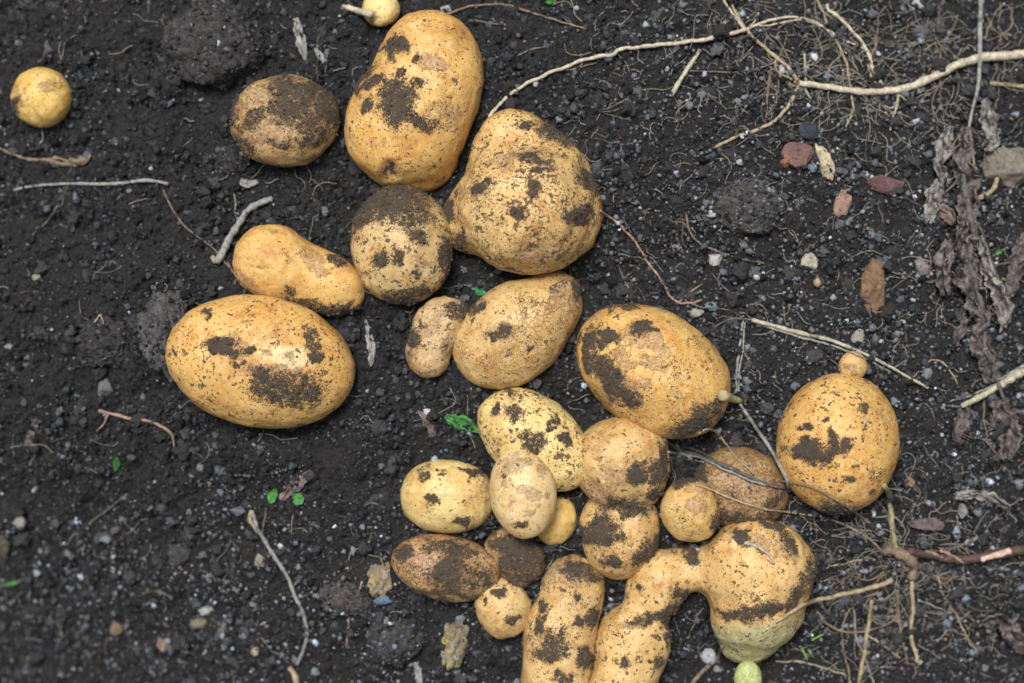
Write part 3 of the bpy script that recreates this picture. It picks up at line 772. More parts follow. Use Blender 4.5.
root('thick pale forked root reaching in from the right edge over the soil', 'root', RM_WHITE,
     [(1060, 52), (1024, 54), (1005, 56), (985, 57), (962, 63), (935, 76), (905, 88), (872, 92), (840, 89), (815, 85), (800, 83)], 6.2, 3.4,
     [([(800, 84), (793, 98), (782, 115), (762, 128), (738, 136), (716, 147)], 2.3, 1.8, {'mat': RM_CREAM}),
      ([(800, 84), (786, 66), (768, 50), (750, 34), (737, 15), (727, -6)], 2.2, 1.6, {'mat': RM_CREAM}),
      ([(882, 88), (874, 70), (866, 50), (856, 35), (842, 20), (829, 11), (827, 4)], 2.6, 2.0),
      ([(880, 86), (872, 78), (868, 66), (870, 50)], 1.4, .8, {'mat': RM_CREAM}),
      ([(898, 90), (897, 105), (893, 118), (890, 130)], 1.9, 1.2, {'mat': RM_CREAM}), ([(899, 95), (906, 100), (911, 104)], 1.4, .8),
      ([(896, 106), (890, 108), (885, 106)], 1., .7), ([(854, 110), (851, 90), (846, 62), (836, 40), (826, 20), (816, -4)], 1.4, 1.0, {'mat': RM_CREAM}),
      ([(853, 110), (848, 122), (846, 127)], 1.6, .7, {'mat': RM_CREAM}), ([(828, 80), (829, 68), (838, 58), (846, 50)], 1.4, 1.0, {'mat': RM_TAN}),
      ([(806, 82), (805, 68), (804, 52)], 1.6, .9), ([(797, 84), (788, 78), (779, 74), (776, 64), (777, 56)], 1.4, 1.0, {'mat': RM_CREAM}),
      ([(796, 86), (786, 82), (780, 74), (785, 70), (790, 78)], 1.1, .8, {'mat': RM_CREAM}), ([(770, 76), (768, 92), (766, 118)], 1.6, 1.0, {'mat': RM_TAN}), ([(803, 86), (809, 96), (811, 98)], 1.6, 1.0),
      ([(930, 76), (940, 62), (942, 45), (952, 30), (958, 15)], 1.1, .7, {'mat': RM_TAN}), ([(928, 72), (934, 60), (938, 50), (934, 42)], 1.1, .7, {'mat': RM_TAN}),
      ([(880, 42), (905, 44), (930, 40), (960, 38)], .8, .6, {'mat': RM_TAN}), ([(870, 60), (876, 40), (878, 15), (875, -5)], 1.3, .9, {'mat': RM_TAN}), ([(878, 15), (887, 6)], .9, .6, {'mat': RM_TAN})], group=RG_, lift=6, wob=.7, sides=10, bulge=.14)
root('upright pale dry stem crossing the thick forked root at the top right', 'stem', RM_GREY, [(982, -14), (980, 20), (980, 55), (978, 85), (973, 108), (968, 130)], 3.6, 1.6,
     [([(982, 92), (990, 105), (996, 128)], 1.2, .8, {'mat': RM_DARK}), ([(985, 40), (992, 18), (1003, 5), (1011, 10), (1012, 24), (1004, 34), (990, 40)], 1.2, .9, {'mat': RM_TAN})], name='stem', lift=12, wob=.4)
root('short yellow twig at the right edge below the thick forked root', 'twig', RM_YEL, [(990, 83), (1008, 85), (1050, 90)], 2.2, 3.2, name='twig', lift=5, wob=.3)
root('curled cream and brown stalk beside the grey stone at the right edge', 'stalk', RM_YEL, [(990, 149), (996, 156), (998, 170), (995, 186), (987, 195), (978, 198)], 2.6, 3.2, name='stalk', lift=6, wob=.2)
root('short broken cream straw lying on grit under the long white root', 'straw', RM_STRAW, [(671, 96), (678, 84), (688, 68), (700, 50)], 3.0, 2.0, name='straw', lift=3, wob=.3)
root('fine thread of root arching over grit between the centre and the grey clod', 'root', RM_TAN, [(686, 214), (690, 232), (701, 244), (722, 253), (745, 260), (764, 263)], 1.1, .9, group=RG_, lift=3)
root('reddish brown root crossing the soil right of the knobbly potato', 'root', RM_PINK, [(600, 211), (618, 224), (634, 240), (648, 262), (664, 285), (674, 300), (688, 303), (702, 300)], 1.4, 1.3,
     [([(680, 302), (690, 292), (702, 283)], 1.0, .6), ([(626, 300), (629, 290), (627, 284)], 1, .6, {'mat': RM_GREY})], group=RG_, lift=2.5)
root('pale split straw bent sharply, lying from the stalk stump to the knob', 'straw', RM_STRAW,
     [(752, 320), (775, 326), (800, 333), (830, 340), (860, 352), (885, 364), (910, 378), (928, 388)], 2.6, 1.6,
     [([(752, 321), (775, 329), (800, 337), (830, 345), (862, 357), (890, 372)], 1.7, 1.0, {'mat': RM_GREY}), ([(753, 320), (738, 318), (722, 323), (702, 336)], 1.4, .8, {'mat': RM_DARK}),
      ([(743, 322), (740, 345), (737, 370), (736, 393)], 1.5, 1.3, {'mat': RM_GREY}), ([(745, 323), (743, 345), (739, 372), (739, 393)], 1.1, 1., {'mat': RM_GREY})], name='straw', bname='split_strand', lift=5, wob=.3)
root('grey stalk slanting from the stump down to the round golden potato', 'stalk', RM_GREY, [(740, 404, 4), (752, 422, 4), (766, 442, 4), (778, 462, 2), (787, 480, 0), (788, 488, 0)], 2.0, 2.4, name='stalk', lift=3, wob=.2)
root('bundle of dark grey dead stalks across the dull brown potato', 'stalk', RM_DARK, [(664, 440), (680, 450), (700, 456), (725, 466), (750, 477), (772, 486), (786, 488)], 2.6, 1.6,
     [([(668, 452), (684, 454), (706, 460), (730, 472), (756, 482), (776, 487)], 1.7, 1.1, {'mat': RM_GREY}), ([(676, 444), (690, 458), (704, 462)], 1.4, 1., {'mat': RM_GREY}), ([(670, 446), (690, 448), (716, 460), (738, 470)], 1.2, .9)], name='stalk', bname='strand', lift=2.5, wob=.5)
root('thin pale root dropping off the scabby oval potato onto the brown one', 'root', RM_CREAM, [(699, 433), (708, 429), (716, 432), (726, 444), (736, 457), (748, 468), (754, 474)], 1.3, .9, group=RG_, lift=1.2, wob=.3)
root('long thin root trailing from the small tan potato to the root crown', 'root', RM_CREAM, [(696, 485), (712, 490), (735, 500), (765, 509), (795, 513), (825, 518), (852, 528), (872, 541), (886, 555)], 1.2, 1.4, group=RG_, lift=1.5, wob=.4)
root('thin tan root running under the round golden potato to the root crown', 'root', RM_TAN, [(780, 481), (800, 484), (822, 492), (846, 506), (868, 522), (884, 538), (890, 556)], 1.2, 1.9, group=RG_, lift=1.5, wob=.4)
root('thick weathered straw entering from the right edge', 'straw', RM_STRAW, [(1060, 350), (1024, 371), (1000, 385), (980, 397), (962, 406)], 6.0, 3.2,
     [([(1010, 384), (985, 396), (965, 406), (946, 406)], 2.4, 1.2, {'mat': RM_DARK}), ([(1024, 366), (1000, 380), (978, 393), (950, 402)], 2.4, .9, {'mat': RM_GREY})], name='straw', bname='strand', lift=8, wob=.4)
crown = root('dead root crown with many thin roots spreading at the lower right', 'root crown', RM_TAN, [(884, 548), (895, 552), (905, 556), (914, 566), (912, 578)], 7, 6,
     [([(896, 552), (893, 535), (891, 512), (888, 492), (884, 486)], 3.2, 3.6, {'mat': RM_YEL}), ([(884, 488), (894, 489), (903, 490)], 1, .7, {'mat': RM_GREY}), ([(893, 515), (880, 517), (868, 516)], .9, .6, {'mat': RM_GREY}),
      ([(896, 518), (903, 526), (906, 534)], .9, .6, {'mat': RM_GREY}),
      ([(892, 580), (872, 588), (850, 593), (828, 598), (808, 603), (790, 612), (776, 622)], 3.2, 2.0, {'mat': RM_CREAM, 'lift': 3}), ([(912, 582), (913, 610), (911, 635), (916, 652), (917, 662)], 2.8, 2.2, {'mat': RM_CREAM}),
      ([(872, 600), (868, 628), (864, 655), (858, 690)], 2.2, 2.8, {'mat': RM_YEL, 'lift': 6}), ([(878, 592), (860, 600), (845, 618), (842, 640), (846, 660), (852, 690)], 1.2, 1.4, {'mat': RM_TAN, 'lift': 4}),
      ([(898, 585), (898, 610), (890, 622), (872, 630), (850, 632), (832, 628), (816, 612)], 1.3, 1.3, {'mat': RM_TAN, 'lift': 6}), ([(854, 610), (856, 636), (864, 655), (876, 690)], 1.0, 1.1, {'mat': RM_GREY, 'lift': 4}),
      ([(868, 636), (884, 646), (900, 658)], 1.2, .9, {'mat': RM_CREAM, 'lift': 4}), ([(878, 562), (860, 560), (845, 564), (830, 566)], 1.2, .9, {'mat': RM_CREAM}),
      ([(918, 600), (934, 606), (946, 611)], 1.1, .8, {'mat': RM_GREY}), ([(936, 570), (944, 595), (958, 618), (968, 640), (980, 655)], 1.1, .8, {'mat': RM_YEL}),
      ([(896, 590), (900, 620), (903, 645), (908, 665)], 1.7, 1., {'mat': RM_TAN}), ([(886, 570), (870, 580), (852, 576), (838, 570)], 1., .7, {'mat': RM_TAN}), ([(888, 566), (868, 570), (850, 585)], .9, .6, {'mat': RM_TAN}),
      ([(884, 574), (866, 590), (850, 590), (836, 578)], .8, .6, {'mat': RM_TAN}), ([(920, 566), (945, 585), (962, 610), (975, 622)], .9, .7, {'mat': RM_TAN}), ([(910, 570), (935, 576), (965, 580)], .8, .5, {'mat': RM_TAN})],
     name='root_cluster', bname='root_strand', lift=4, bulge=.5)
root('thick reddish brown rootstock with a pale pink end, right of the root crown', 'rootstock', RM_RED, [(908, 552), (925, 554), (948, 558), (968, 559), (988, 556), (1006, 553), (1040, 548)], 5, 6.5,
     [([(926, 551), (938, 556), (946, 559)], 2.4, 1.8, {'mat': RM_PINK, 'lift': 8}), ([(940, 551), (955, 557), (964, 563)], 2., 1.6, {'mat': RM_PINK, 'lift': 8}), ([(982, 560), (996, 555), (1010, 551)], 3.6, 4.6, {'mat': plain_material('pale_pink_bark', (0.42, 0.27, 0.22), (0.66, 0.50, 0.44), 300), 'lift': 8})], name='rootstock', bname='bark_flake', lift=3, bulge=.4)
root('pale blue grey straight stem lying on soil left of the bean shaped potato', 'stem', RM_GREY, [(14, 190), (35, 186), (60, 184), (90, 184), (115, 184), (138, 181), (155, 181), (168, 184)], 1.5, 2.3, name='stem', lift=3.5, wob=.4)
root('brown hair thin root trailing down from the end of the blue grey stem', 'root', RM_TAN, [(163, 190), (172, 208), (184, 226), (200, 238), (215, 250), (230, 268)], 1.1, .9, group=RG_, lift=3)
root('crinkled dry tan root below the tiny golden potato at the far left', 'root', RM_TAN, [(-6, 146), (12, 154), (28, 159), (44, 160), (58, 158), (72, 162), (88, 158)], 1.2, 3.6,
     [([(46, 160), (60, 164), (76, 166)], 3.0, 2.0), ([(70, 160), (84, 163), (89, 155)], 3.0, 2.2), ([(27, 144), (34, 146), (43, 140), (42, 130)], 1.0, .8, {'mat': RM_GREY})], group=RG_, lift=3, bulge=.7)
root('thick grey twig leaning against the bean shaped potato', 'twig', RM_GREY, [(272, 199), (258, 204), (247, 211), (240, 222), (231, 236), (224, 250), (217, 262)], 3.6, 4.6,
     [([(217, 262), (213, 258)], 3.6, 2.5, {'mat': RM_CREAM}), ([(240, 224), (235, 212), (236, 202), (234, 194)], 1, .6), ([(228, 262), (236, 277), (246, 290)], 1, .6, {'mat': RM_TAN})], name='twig', lift=6, wob=.6, bulge=.35)
root('pinkish worm like root lying below the large oval potato', 'root', RM_PINK, [(99, 411), (112, 414), (128, 418), (148, 421), (162, 427), (172, 435), (174, 446)], 2.2, 1.6,
     [([(108, 415), (104, 424), (97, 431)], 1.3, .8)], group=RG_, lift=3, wob=.4)
root('long grey green wilted stem curving down the lower left soil', 'stem', RM_GREY, [(252, 511), (256, 524), (262, 536), (274, 556), (286, 574), (295, 596), (303, 612), (307, 634), (302, 654), (297, 664)], 2.6, 2.2,
     [([(252, 511), (250, 518), (258, 533)], 3.0, 2.0, {'mat': RM_CREAM}), ([(262, 535), (264, 522), (266, 508)], 1.8, 1.2, {'mat': RM_DARK}), ([(294, 586), (300, 578), (306, 572)], .9, .6)], name='stem', lift=4, wob=.4)
root('cut pale stem end poking in at the bottom edge, lower left', 'stem', RM_CREAM, [(289, 668), (294, 676), (300, 694)], 3.2, 4.0, name='stem', lift=3)
root('wavy brown root beside the mottled clod at the lower centre', 'root', RM_PINK, [(362, 582), (355, 600), (350, 612), (348, 630), (346, 646)], 1.2, .9, group=RG_, lift=2.5)
root('thin tan root along the top edge right of the pear shaped potato', 'root', RM_TAN, [(449, 14), (464, 8), (482, 5), (505, 5), (530, 12), (555, 20), (586, 29)], 1.6, 1.1,
     [([(470, 20), (485, 22), (498, 24)], .9, .6), ([(518, 55), (535, 48), (548, 47)], 1.1, .7)], group=RG_, lift=3)
root('thin tan root at the bottom edge below the green bottomed potato', 'root', RM_CREAM, [(776, 661), (800, 662), (822, 667), (846, 675)], 1.1, 1.2, group=RG_, lift=3)
root('crooked tan root at the bottom edge, left of the green sprout', 'root', RM_TAN, [(722, 646), (716, 660), (704, 670), (692, 684), (688, 694)], 2.2, 2.8, group=RG_, lift=3)
root('fine cream root curling on soil left of the weathered straw', 'root', RM_CREAM, [(924, 364), (932, 360), (942, 363), (950, 370), (957, 384)], 1.0, .8, [([(930, 361), (926, 366), (923, 368)], .8, .6)], group=RG_, lift=3)
root('brown thread root hanging below the weathered straw at the right', 'root', RM_TAN, [(984, 402), (984, 422), (988, 438), (980, 436), (992, 448), (1004, 462)], 1.0, .8, [([(988, 428), (1002, 430)], .7, .5)], group=RG_, lift=4)
root('looped pale root hair on the clod left of the large oval potato', 'root', RM_CREAM, [(100, 314), (94, 326), (93, 340), (98, 348), (103, 345), (103, 328), (100, 314)], .9, .8, group=RG_, lift=12)

# hair roots
def build_hairs():
    rg = np.random.default_rng(21)
    Vs, F4, F3 = [], [], []; off = 0
    for i in range(1500):
        x, y = rg.uniform(-60, 1084), rg.uniform(-60, 743)
        if i % 5 < 2: x, y = rg.uniform(560, 1040), rg.uniform(0, 683)
        if i % 10 == 3: x, y = rg.normal(895, 55), rg.normal(580, 50)
        if i % 5 == 4: x, y = rg.normal(860, 85), rg.normal(60, 50); L0 = 1.7
        else: L0 = 1.0
        a = rg.uniform(0, 2 * np.pi); L = L0 * (1.6 if i % 5 == 3 else 1.0) * rg.uniform(8, 30) * (1.4 if rg.random() < .15 else 1)
        pts = [(x, y, 0)]
        for _ in range(4):
            a += rg.normal(0, .55); x += math.cos(a) * L / 4; y += math.sin(a) * L / 4; pts.append((x, y, 0))
        C = catmull(pts, 3); n = len(C)
        P = gpoint(C[:, 0], C[:, 1], rg.uniform(1.5, 5.0) * S + 0.0004)
        r = rg.uniform(0.22, 0.5) * S
        T = np.gradient(P, axis=0); T /= np.linalg.norm(T, axis=1)[:, None] + 1e-12
        B = np.cross(T, [0, 0, 1.0]); B /= np.linalg.norm(B, axis=1)[:, None] + 1e-9; U = np.cross(B, T)
        an = np.linspace(0, 2 * np.pi, 5, endpoint=False)
        V = (P[:, None] + (B[:, None] * np.cos(an)[None, :, None] + U[:, None] * np.sin(an)[None, :, None]) * r).reshape(-1, 3)
        ii = np.arange(n - 1)[:, None] * 5; j = np.arange(5)[None]
        F = np.stack([ii + j, ii + 5 + j, ii + 5 + (j + 1) % 5, ii + (j + 1) % 5], -1).reshape(-1, 4) + off
        Vs.append(V); F4.append(F); off += len(V)
    o = mesh_obj('root_hairs', np.vstack(Vs), np.vstack(F4), RM_HAIR)
    tag(o, 'short hair thin rootlets strewn over the soil', 'rootlets', kind='stuff')
build_hairs()

# ------------------------------------------------------------------ clods and stones
def clod(label, px, py, rx, ry, rz, seed, sub=5, amp=0.34, col=(0.034, 0.033, 0.034), name='soil_clod', sink=.48, crumbs=True):
    V, F = ICO[sub]
    A = np.array([seed * 3.7, seed, 0])
    W = V * (1 + amp * 1.4 * fbm(V + A, 1.6, 3, seed)[:, None] + 0.05 * fbm(V + A, 9, 3, seed + 3)[:, None])
    W = W * np.array([rx, ry, rz]) * S
    g = gpoint(np.array([px]), np.array([py]))[0]
    zc = g[2] + rz * S * (1 - 2 * sink)
    X, Y = px2m(px, py, zc)
    C = np.tile(col, (len(V), 1)) * (1 + 0.9 * fbm(V + A, 7, 2, seed)[:, None])
    if crumbs:
        rg = np.random.default_rng(seed)
        m_ = rg.choice(len(V), 900 if rx > 30 else 350)
        r = (0.7 + 2.0 * rg.random(len(m_)) ** 2.2) * S
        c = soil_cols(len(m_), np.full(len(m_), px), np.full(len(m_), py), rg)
        v2, f2, c2 = scatter('', '', '', W[m_], r, c, 1, None, .9, .4, 12, seed)
        F = np.vstack([F, f2 + len(W)]); W = np.vstack([W, v2]); C = np.vstack([C, c2])
    o = mesh_obj(name, W + np.array([0, 0, rz * S]), F, M_CRUMB, loc=(X, Y, zc - rz * S), attrs={'tint': np.clip(C, 0.01, 1)})
    tag(o, label, 'clod', 'clods of soil')
    return o
clod('largest round clod of dark soil at the top left, above the smeared potato', 214, 44, 47, 43, 30, 1, amp=.2, sink=.33, col=(0.045, 0.043, 0.044))
clod('rough dark clod against the left end of the large oval potato', 166, 332, 26, 36, 24, 2, amp=.4, sink=.3, col=(0.07, 0.069, 0.072))
clod('low dark clod left of the large oval potato with a looped root hair on it', 106, 342, 27, 25, 17, 3)
clod('round charcoal clod below the soil coated oval potato', 396, 638, 28, 26, 22, 4, amp=.2, col=(0.045, 0.044, 0.046))
clod('grey gritty clod on the right half soil, between the centre and the tan stone', 746, 206, 36, 27, 16, 5, amp=.2, col=(0.06, 0.055, 0.053))
clod('small grey clod half sunk in soil at the lower left, left of the mottled lump', 348, 598, 26, 17, 12, 6, amp=.3, col=(0.065, 0.058, 0.053))
clod('brown lump of soil cut by the left edge', 2, 540, 11, 16, 10, 7, col=(0.09, 0.085, 0.065), crumbs=False)
clod('small dark clod right of the blue grey stem end', 232, 160, 17, 14, 10, 8, amp=.3)

def stone_material(name, a, b, mid=None):
    m, nt, p = newmat(name)
    v = coords(nt)
    n1 = noise(nt, v, 260, 7, 0.75, 0.6); n2 = noise(nt, v, 120, 5, 0.7); n3 = noise(nt, v, 420, 5, 0.75, 0.6)
    c = mix(nt, sstep(nt, n1, 0.36, 0.64), a, b)
    if mid: c = mix(nt, sstep(nt, n2, 0.5, 0.6), c, mid)
    c = mix(nt, sstep(nt, n3, 0.54, 0.64), c, (0.04, 0.034, 0.03))
    nt.links.new(c, p.inputs['Base Color']); p.inputs['Roughness'].default_value = 0.75; p.inputs['Specular IOR Level'].default_value = 0.3
    bump(nt, p, n1, 0.0009, 0.9)
    return m
def facet(seed, n=16, sub=4, lo=0.72):
    rg = np.random.default_rng(seed)
    V, F = ICO[sub]
    pl = rg.normal(size=(n, 3)); pl /= np.linalg.norm(pl, axis=1)[:, None]
    dd = rg.uniform(lo - .12, 0.95, n)
    t = np.min(np.where(V @ pl.T > 1e-3, dd[None] / np.maximum(V @ pl.T, 1e-3), 9), axis=1)
    t = np.minimum(t, 1.15)
    return V * t[:, None] * (1 + 0.22 * fbm(V + seed, 1.4, 2, seed)[:, None] + 0.06 * fbm(V, 5, 3, seed)[:, None]), F
def stone(label, px, py, a, b, ang, c0, c1, h=None, seed=1, name='stone', lift=1.5, mid=None, cat='stone', n=16, sub=4):
    V, F = facet(seed, n, sub)
    h = h or min(a, b) * .7
    V = V * np.array([a, b, h]) * S
    an = -math.radians(ang)
    R = np.array([[math.cos(an), -math.sin(an), 0], [math.sin(an), math.cos(an), 0], [0, 0, 1]])
    V = V @ R.T
    g = gpoint(np.array([px]), np.array([py]))[0]
    zc = g[2] + h * S * .5 + lift * S
    X, Y = px2m(px, py, zc)
    m = stone_material('stone_' + str(seed), c0, c1, mid)
    o = mesh_obj(name, V + np.array([0, 0, h * S]), F, m, loc=(X, Y, zc - h * S))
    tag(o, label, cat, 'stones on the soil')
    return o
stone('angular orange brown stone flake lying on grit at the right', 873, 287, 15, 26, 8, (0.12, 0.075, 0.045), (0.25, 0.155, 0.09), 7, 101, mid=(0.18, 0.115, 0.07), n=9)
stone('cream bone coloured oblong stone beside the brick red fragment', 824, 161, 8, 19, -16, (0.42, 0.36, 0.23), (0.60, 0.53, 0.36), 8, 102)
stone('dull brick red fragment beside the cream oblong stone', 798, 158, 15, 14, 30, (0.12, 0.065, 0.06), (0.20, 0.12, 0.11), 9, 103, name='brick_fragment', n=12)
stone('small bright orange chip touching the brick red fragment', 787, 160, 6, 7, 20, (0.20, 0.085, 0.045), (0.30, 0.145, 0.08), 6, 104, name='brick_fragment')
stone('pinkish grey wedge shaped stone below the cream oblong stone', 842, 202, 8, 14, 18, (0.24, 0.15, 0.12), (0.36, 0.25, 0.20), 7, 105, n=10)
stone('flat crumbly dark red lump right of the pinkish wedge stone', 886, 184, 20, 9, 0, (0.075, 0.04, 0.042), (0.15, 0.085, 0.085), 5, 106, name='brick_fragment', n=14)
stone('grey brown rounded stone cut by the right edge beside the curled stalk', 1012, 168, 25, 27, 20, (0.13, 0.115, 0.095), (0.22, 0.195, 0.165), 16, 107, n=20)
stone('round white pebble below the grey gritty clod', 756, 275, 5.5, 5.5, 0, (0.42, 0.42, 0.38), (0.62, 0.61, 0.56), 5, 108, n=26)
stone('white angular chip left of the round white pebble', 715, 259, 7, 6, -30, (0.32, 0.33, 0.34), (0.52, 0.52, 0.51), 4, 109, n=10)
stone('pale buff lump of stone between the white pebble and the orange brown flake', 809, 262, 8, 8, 20, (0.30, 0.28, 0.23), (0.48, 0.44, 0.37), 6, 110, n=12)
stone('slate blue chip near the end of the reddish root', 711, 306, 6, 4.5, 20, (0.10, 0.14, 0.20), (0.19, 0.26, 0.34), 4, 111, n=10)
stone('grey beige pebble left of the slate blue chip', 697, 313, 7, 5, 0, (0.26, 0.25, 0.22), (0.40, 0.38, 0.34), 4, 112)
stone('tan bead like pebble under the buff lump', 817, 281, 4.5, 6, 0, (0.30, 0.21, 0.12), (0.44, 0.32, 0.2), 4, 113)
stone('mauve grey flat stone left of the dead leaves', 922, 266, 8, 8.5, 10, (0.15, 0.125, 0.13), (0.25, 0.215, 0.22), 4, 114, n=10)
stone('grey stone right under the bent straw, above the knob', 858, 336, 8, 6, -40, (0.22, 0.22, 0.20), (0.36, 0.35, 0.32), 5, 115)
stone('dark navy glassy stone at the right, above the brick red fragment', 810, 131, 11, 9, 20, (0.02, 0.024, 0.04), (0.045, 0.056, 0.085), 7, 116, n=12)
stone('dark mauve flat flake right of the root crown', 926, 524, 17, 7, 8, (0.085, 0.06, 0.062), (0.17, 0.13, 0.135), 4, 117, n=12)
stone('grey round pebble in the soil at the right, below the weathered straw', 963, 511, 7, 8, 0, (0.14, 0.14, 0.14), (0.24, 0.24, 0.235), 6, 118)
stone('small orange brown wood chip under the round golden potato', 910, 481, 6, 3.5, 50, (0.32, 0.19, 0.11), (0.48, 0.31, 0.2), 3, 119, name='wood_chip', cat='chip')
stone('ochre sliver above the reddish rootstock', 970, 541, 8, 3, -12, (0.26, 0.18, 0.085), (0.4, 0.28, 0.14), 3, 120, name='wood_chip', cat='chip')
stone('white chip on the soil beside the crooked tan root at the bottom', 706, 656, 8, 8, 20, (0.30, 0.33, 0.36), (0.50, 0.53, 0.56), 4, 121, n=10)
stone('pale grey flat oval stone at the lower left', 205, 609, 9, 5.5, -15, (0.27, 0.29, 0.29), (0.40, 0.42, 0.41), 4, 122, n=18)
stone('brick pink cube like stone at the lower left', 163, 643, 6, 7.5, 0, (0.25, 0.16, 0.125), (0.36, 0.25, 0.2), 5, 123, n=8)
stone('ochre brown stone left of the brick pink one', 116, 628, 9, 8, -20, (0.15, 0.115, 0.07), (0.26, 0.2, 0.13), 6, 124)
stone('olive grey flat stone under the pale grey oval one', 199, 625, 9, 6, -10, (0.13, 0.11, 0.075), (0.22, 0.19, 0.14), 5, 125)
stone('light grey pebble near the left edge, beside the brown lump', 21, 523, 7.5, 8, 0, (0.17, 0.17, 0.155), (0.28, 0.275, 0.25), 6, 126)
stone('blue grey block stone left of the wilted stem top', 237, 511, 8, 5, 10, (0.09, 0.105, 0.14), (0.15, 0.17, 0.22), 5, 127, n=9)
stone('tan stone beside the middle of the wilted stem', 260, 561, 6, 6.5, 10, (0.20, 0.18, 0.15), (0.31, 0.29, 0.25), 5, 128)
stone('buff pebble left of the wilted stem bottom', 255, 651, 4.5, 4.5, 0, (0.34, 0.28, 0.21), (0.48, 0.42, 0.33), 4, 129)
stone('pale green grey nodule at the left, above the low dark clod', 36, 277, 4, 4.5, 0, (0.25, 0.26, 0.20), (0.38, 0.39, 0.31), 4, 130)
stone('grey nodule close to the left edge, left of the low dark clod', 9, 347, 5.5, 4, 0, (0.17, 0.17, 0.17), (0.28, 0.28, 0.275), 4, 131)
stone('grey lump on the soil above the pinkish worm like root', 105, 388, 9, 9, 0, (0.09, 0.09, 0.09), (0.18, 0.18, 0.18), 6, 132)
stone('bright white blue fleck on the largest round clod', 218, 43, 3, 4, 20, (0.30, 0.45, 0.60), (0.45, 0.60, 0.75), 3, 133, lift=36, sub=3)

# mottled lumps of many dull colours
def mottled_material(name, cols):
    m, nt, p = newmat(name)
    v = coords(nt)
    c = cols[0]
    for k_, q in enumerate(cols[1:]):
        off = N(nt, 'ShaderNodeVectorMath', operation='ADD'); nt.links.new(v, off.inputs[0]); off.inputs[1].default_value = (k_ * 3.1, k_ * 1.7, 0)
        c = mix(nt, sstep(nt, noise(nt, off.outputs[0], 190, 4, 0.65, 0.8), 0.53, 0.60), c, q)
    n1 = noise(nt, v, 420, 5, 0.75, 0.6)
    c = mix(nt, sstep(nt, n1, 0.54, 0.66), c, (0.035, 0.031, 0.03))
    nt.links.new(c, p.inputs['Base Color']); p.inputs['Roughness'].default_value = 0.8
    bump(nt, p, n1, 0.001, 1.0)
    return m
def mottled(label, px, py, a, b, ang, cols, seed, chip=None):
    V, F = ICO[4]
    V = V * (1 + 0.55 * fbm(V + seed, 1.9, 3, seed)[:, None]) * np.array([a, b, min(a, b) * .6]) * S
    an = -math.radians(ang)
    V = V @ np.array([[math.cos(an), -math.sin(an), 0], [math.sin(an), math.cos(an), 0], [0, 0, 1]]).T
    g = gpoint(np.array([px]), np.array([py]))[0]; zc = g[2] + 3 * S
    X, Y = px2m(px, py, zc)
    o = mesh_obj('mottled_lump', V, F, mottled_material('mottled_' + str(seed), cols), loc=(X, Y, zc)); tag(o, label, 'lump', 'stones on the soil')
    if chip:
        x, y, ca, cb, col = chip
        V2, F2 = facet(seed + 7, 12, 3); X2, Y2 = px2m(x, y, zc)
        mesh_obj('chip', V2 * np.array([ca, cb, 5]) * S + np.array([X2 - X, Y2 - Y, 0]), F2, stone_material('chip_' + str(seed), tuple(q * .6 for q in col), col), parent=o)
mottled('mottled yellow and pink lump with a blue chip, left of the soil coated oval potato', 379, 579, 11, 18, 8, [(0.24, 0.18, 0.115), (0.36, 0.29, 0.13), (0.20, 0.14, 0.13), (0.30, 0.29, 0.24)], 400, (383, 600, 8, 6, (0.14, 0.20, 0.31)))
mottled('mottled yellow, green and violet lump at the bottom, below the small round tan potato', 454, 642, 12, 24, 6, [(0.22, 0.18, 0.10), (0.38, 0.32, 0.11), (0.25, 0.26, 0.20), (0.12, 0.095, 0.14)], 430)

# ------------------------------------------------------------------ leaves and scraps
def leaf_material(name, a, b, vein, rough=0.6):
    m, nt, p = newmat(name)
    v = coords(nt)
    n1 = noise(nt, v, 260, 5, 0.65, 0.8); n2 = noise(nt, v, 900, 3, .6)
    c = mix(nt, sstep(nt, n1, 0.38, 0.62), a, b)
    c = mix(nt, math_(nt, 'MULTIPLY', sstep(nt, n2, 0.55, 0.7), 0.5), c, vein)
    nt.links.new(c, p.inputs['Base Color']); p.inputs['Roughness'].default_value = rough
    p.inputs['Specular IOR Level'].default_value = 0.35
    bump(nt, p, n1, 0.0008, 0.7)
    return m
LM_DEAD = leaf_material('dead_leaf', (0.045, 0.039, 0.041), (0.17, 0.148, 0.142), (0.30, 0.28, 0.265))
LM_PALE = leaf_material('pale_dead_leaf', (0.09, 0.088, 0.09), (0.31, 0.295, 0.275), (0.44, 0.42, 0.38))
LM_GREEN = leaf_material('green_leaf', (0.03, 0.14, 0.03), (0.065, 0.25, 0.055), (0.16, 0.34, 0.12), 0.45)
LM_GREY = leaf_material('grey_scrap', (0.18, 0.18, 0.18), (0.34, 0.34, 0.33), (0.42, 0.42, 0.4))
LM_BROWN = leaf_material('brown_scrap', (0.10, 0.075, 0.07), (0.22, 0.17, 0.155), (0.3, 0.24, 0.21))
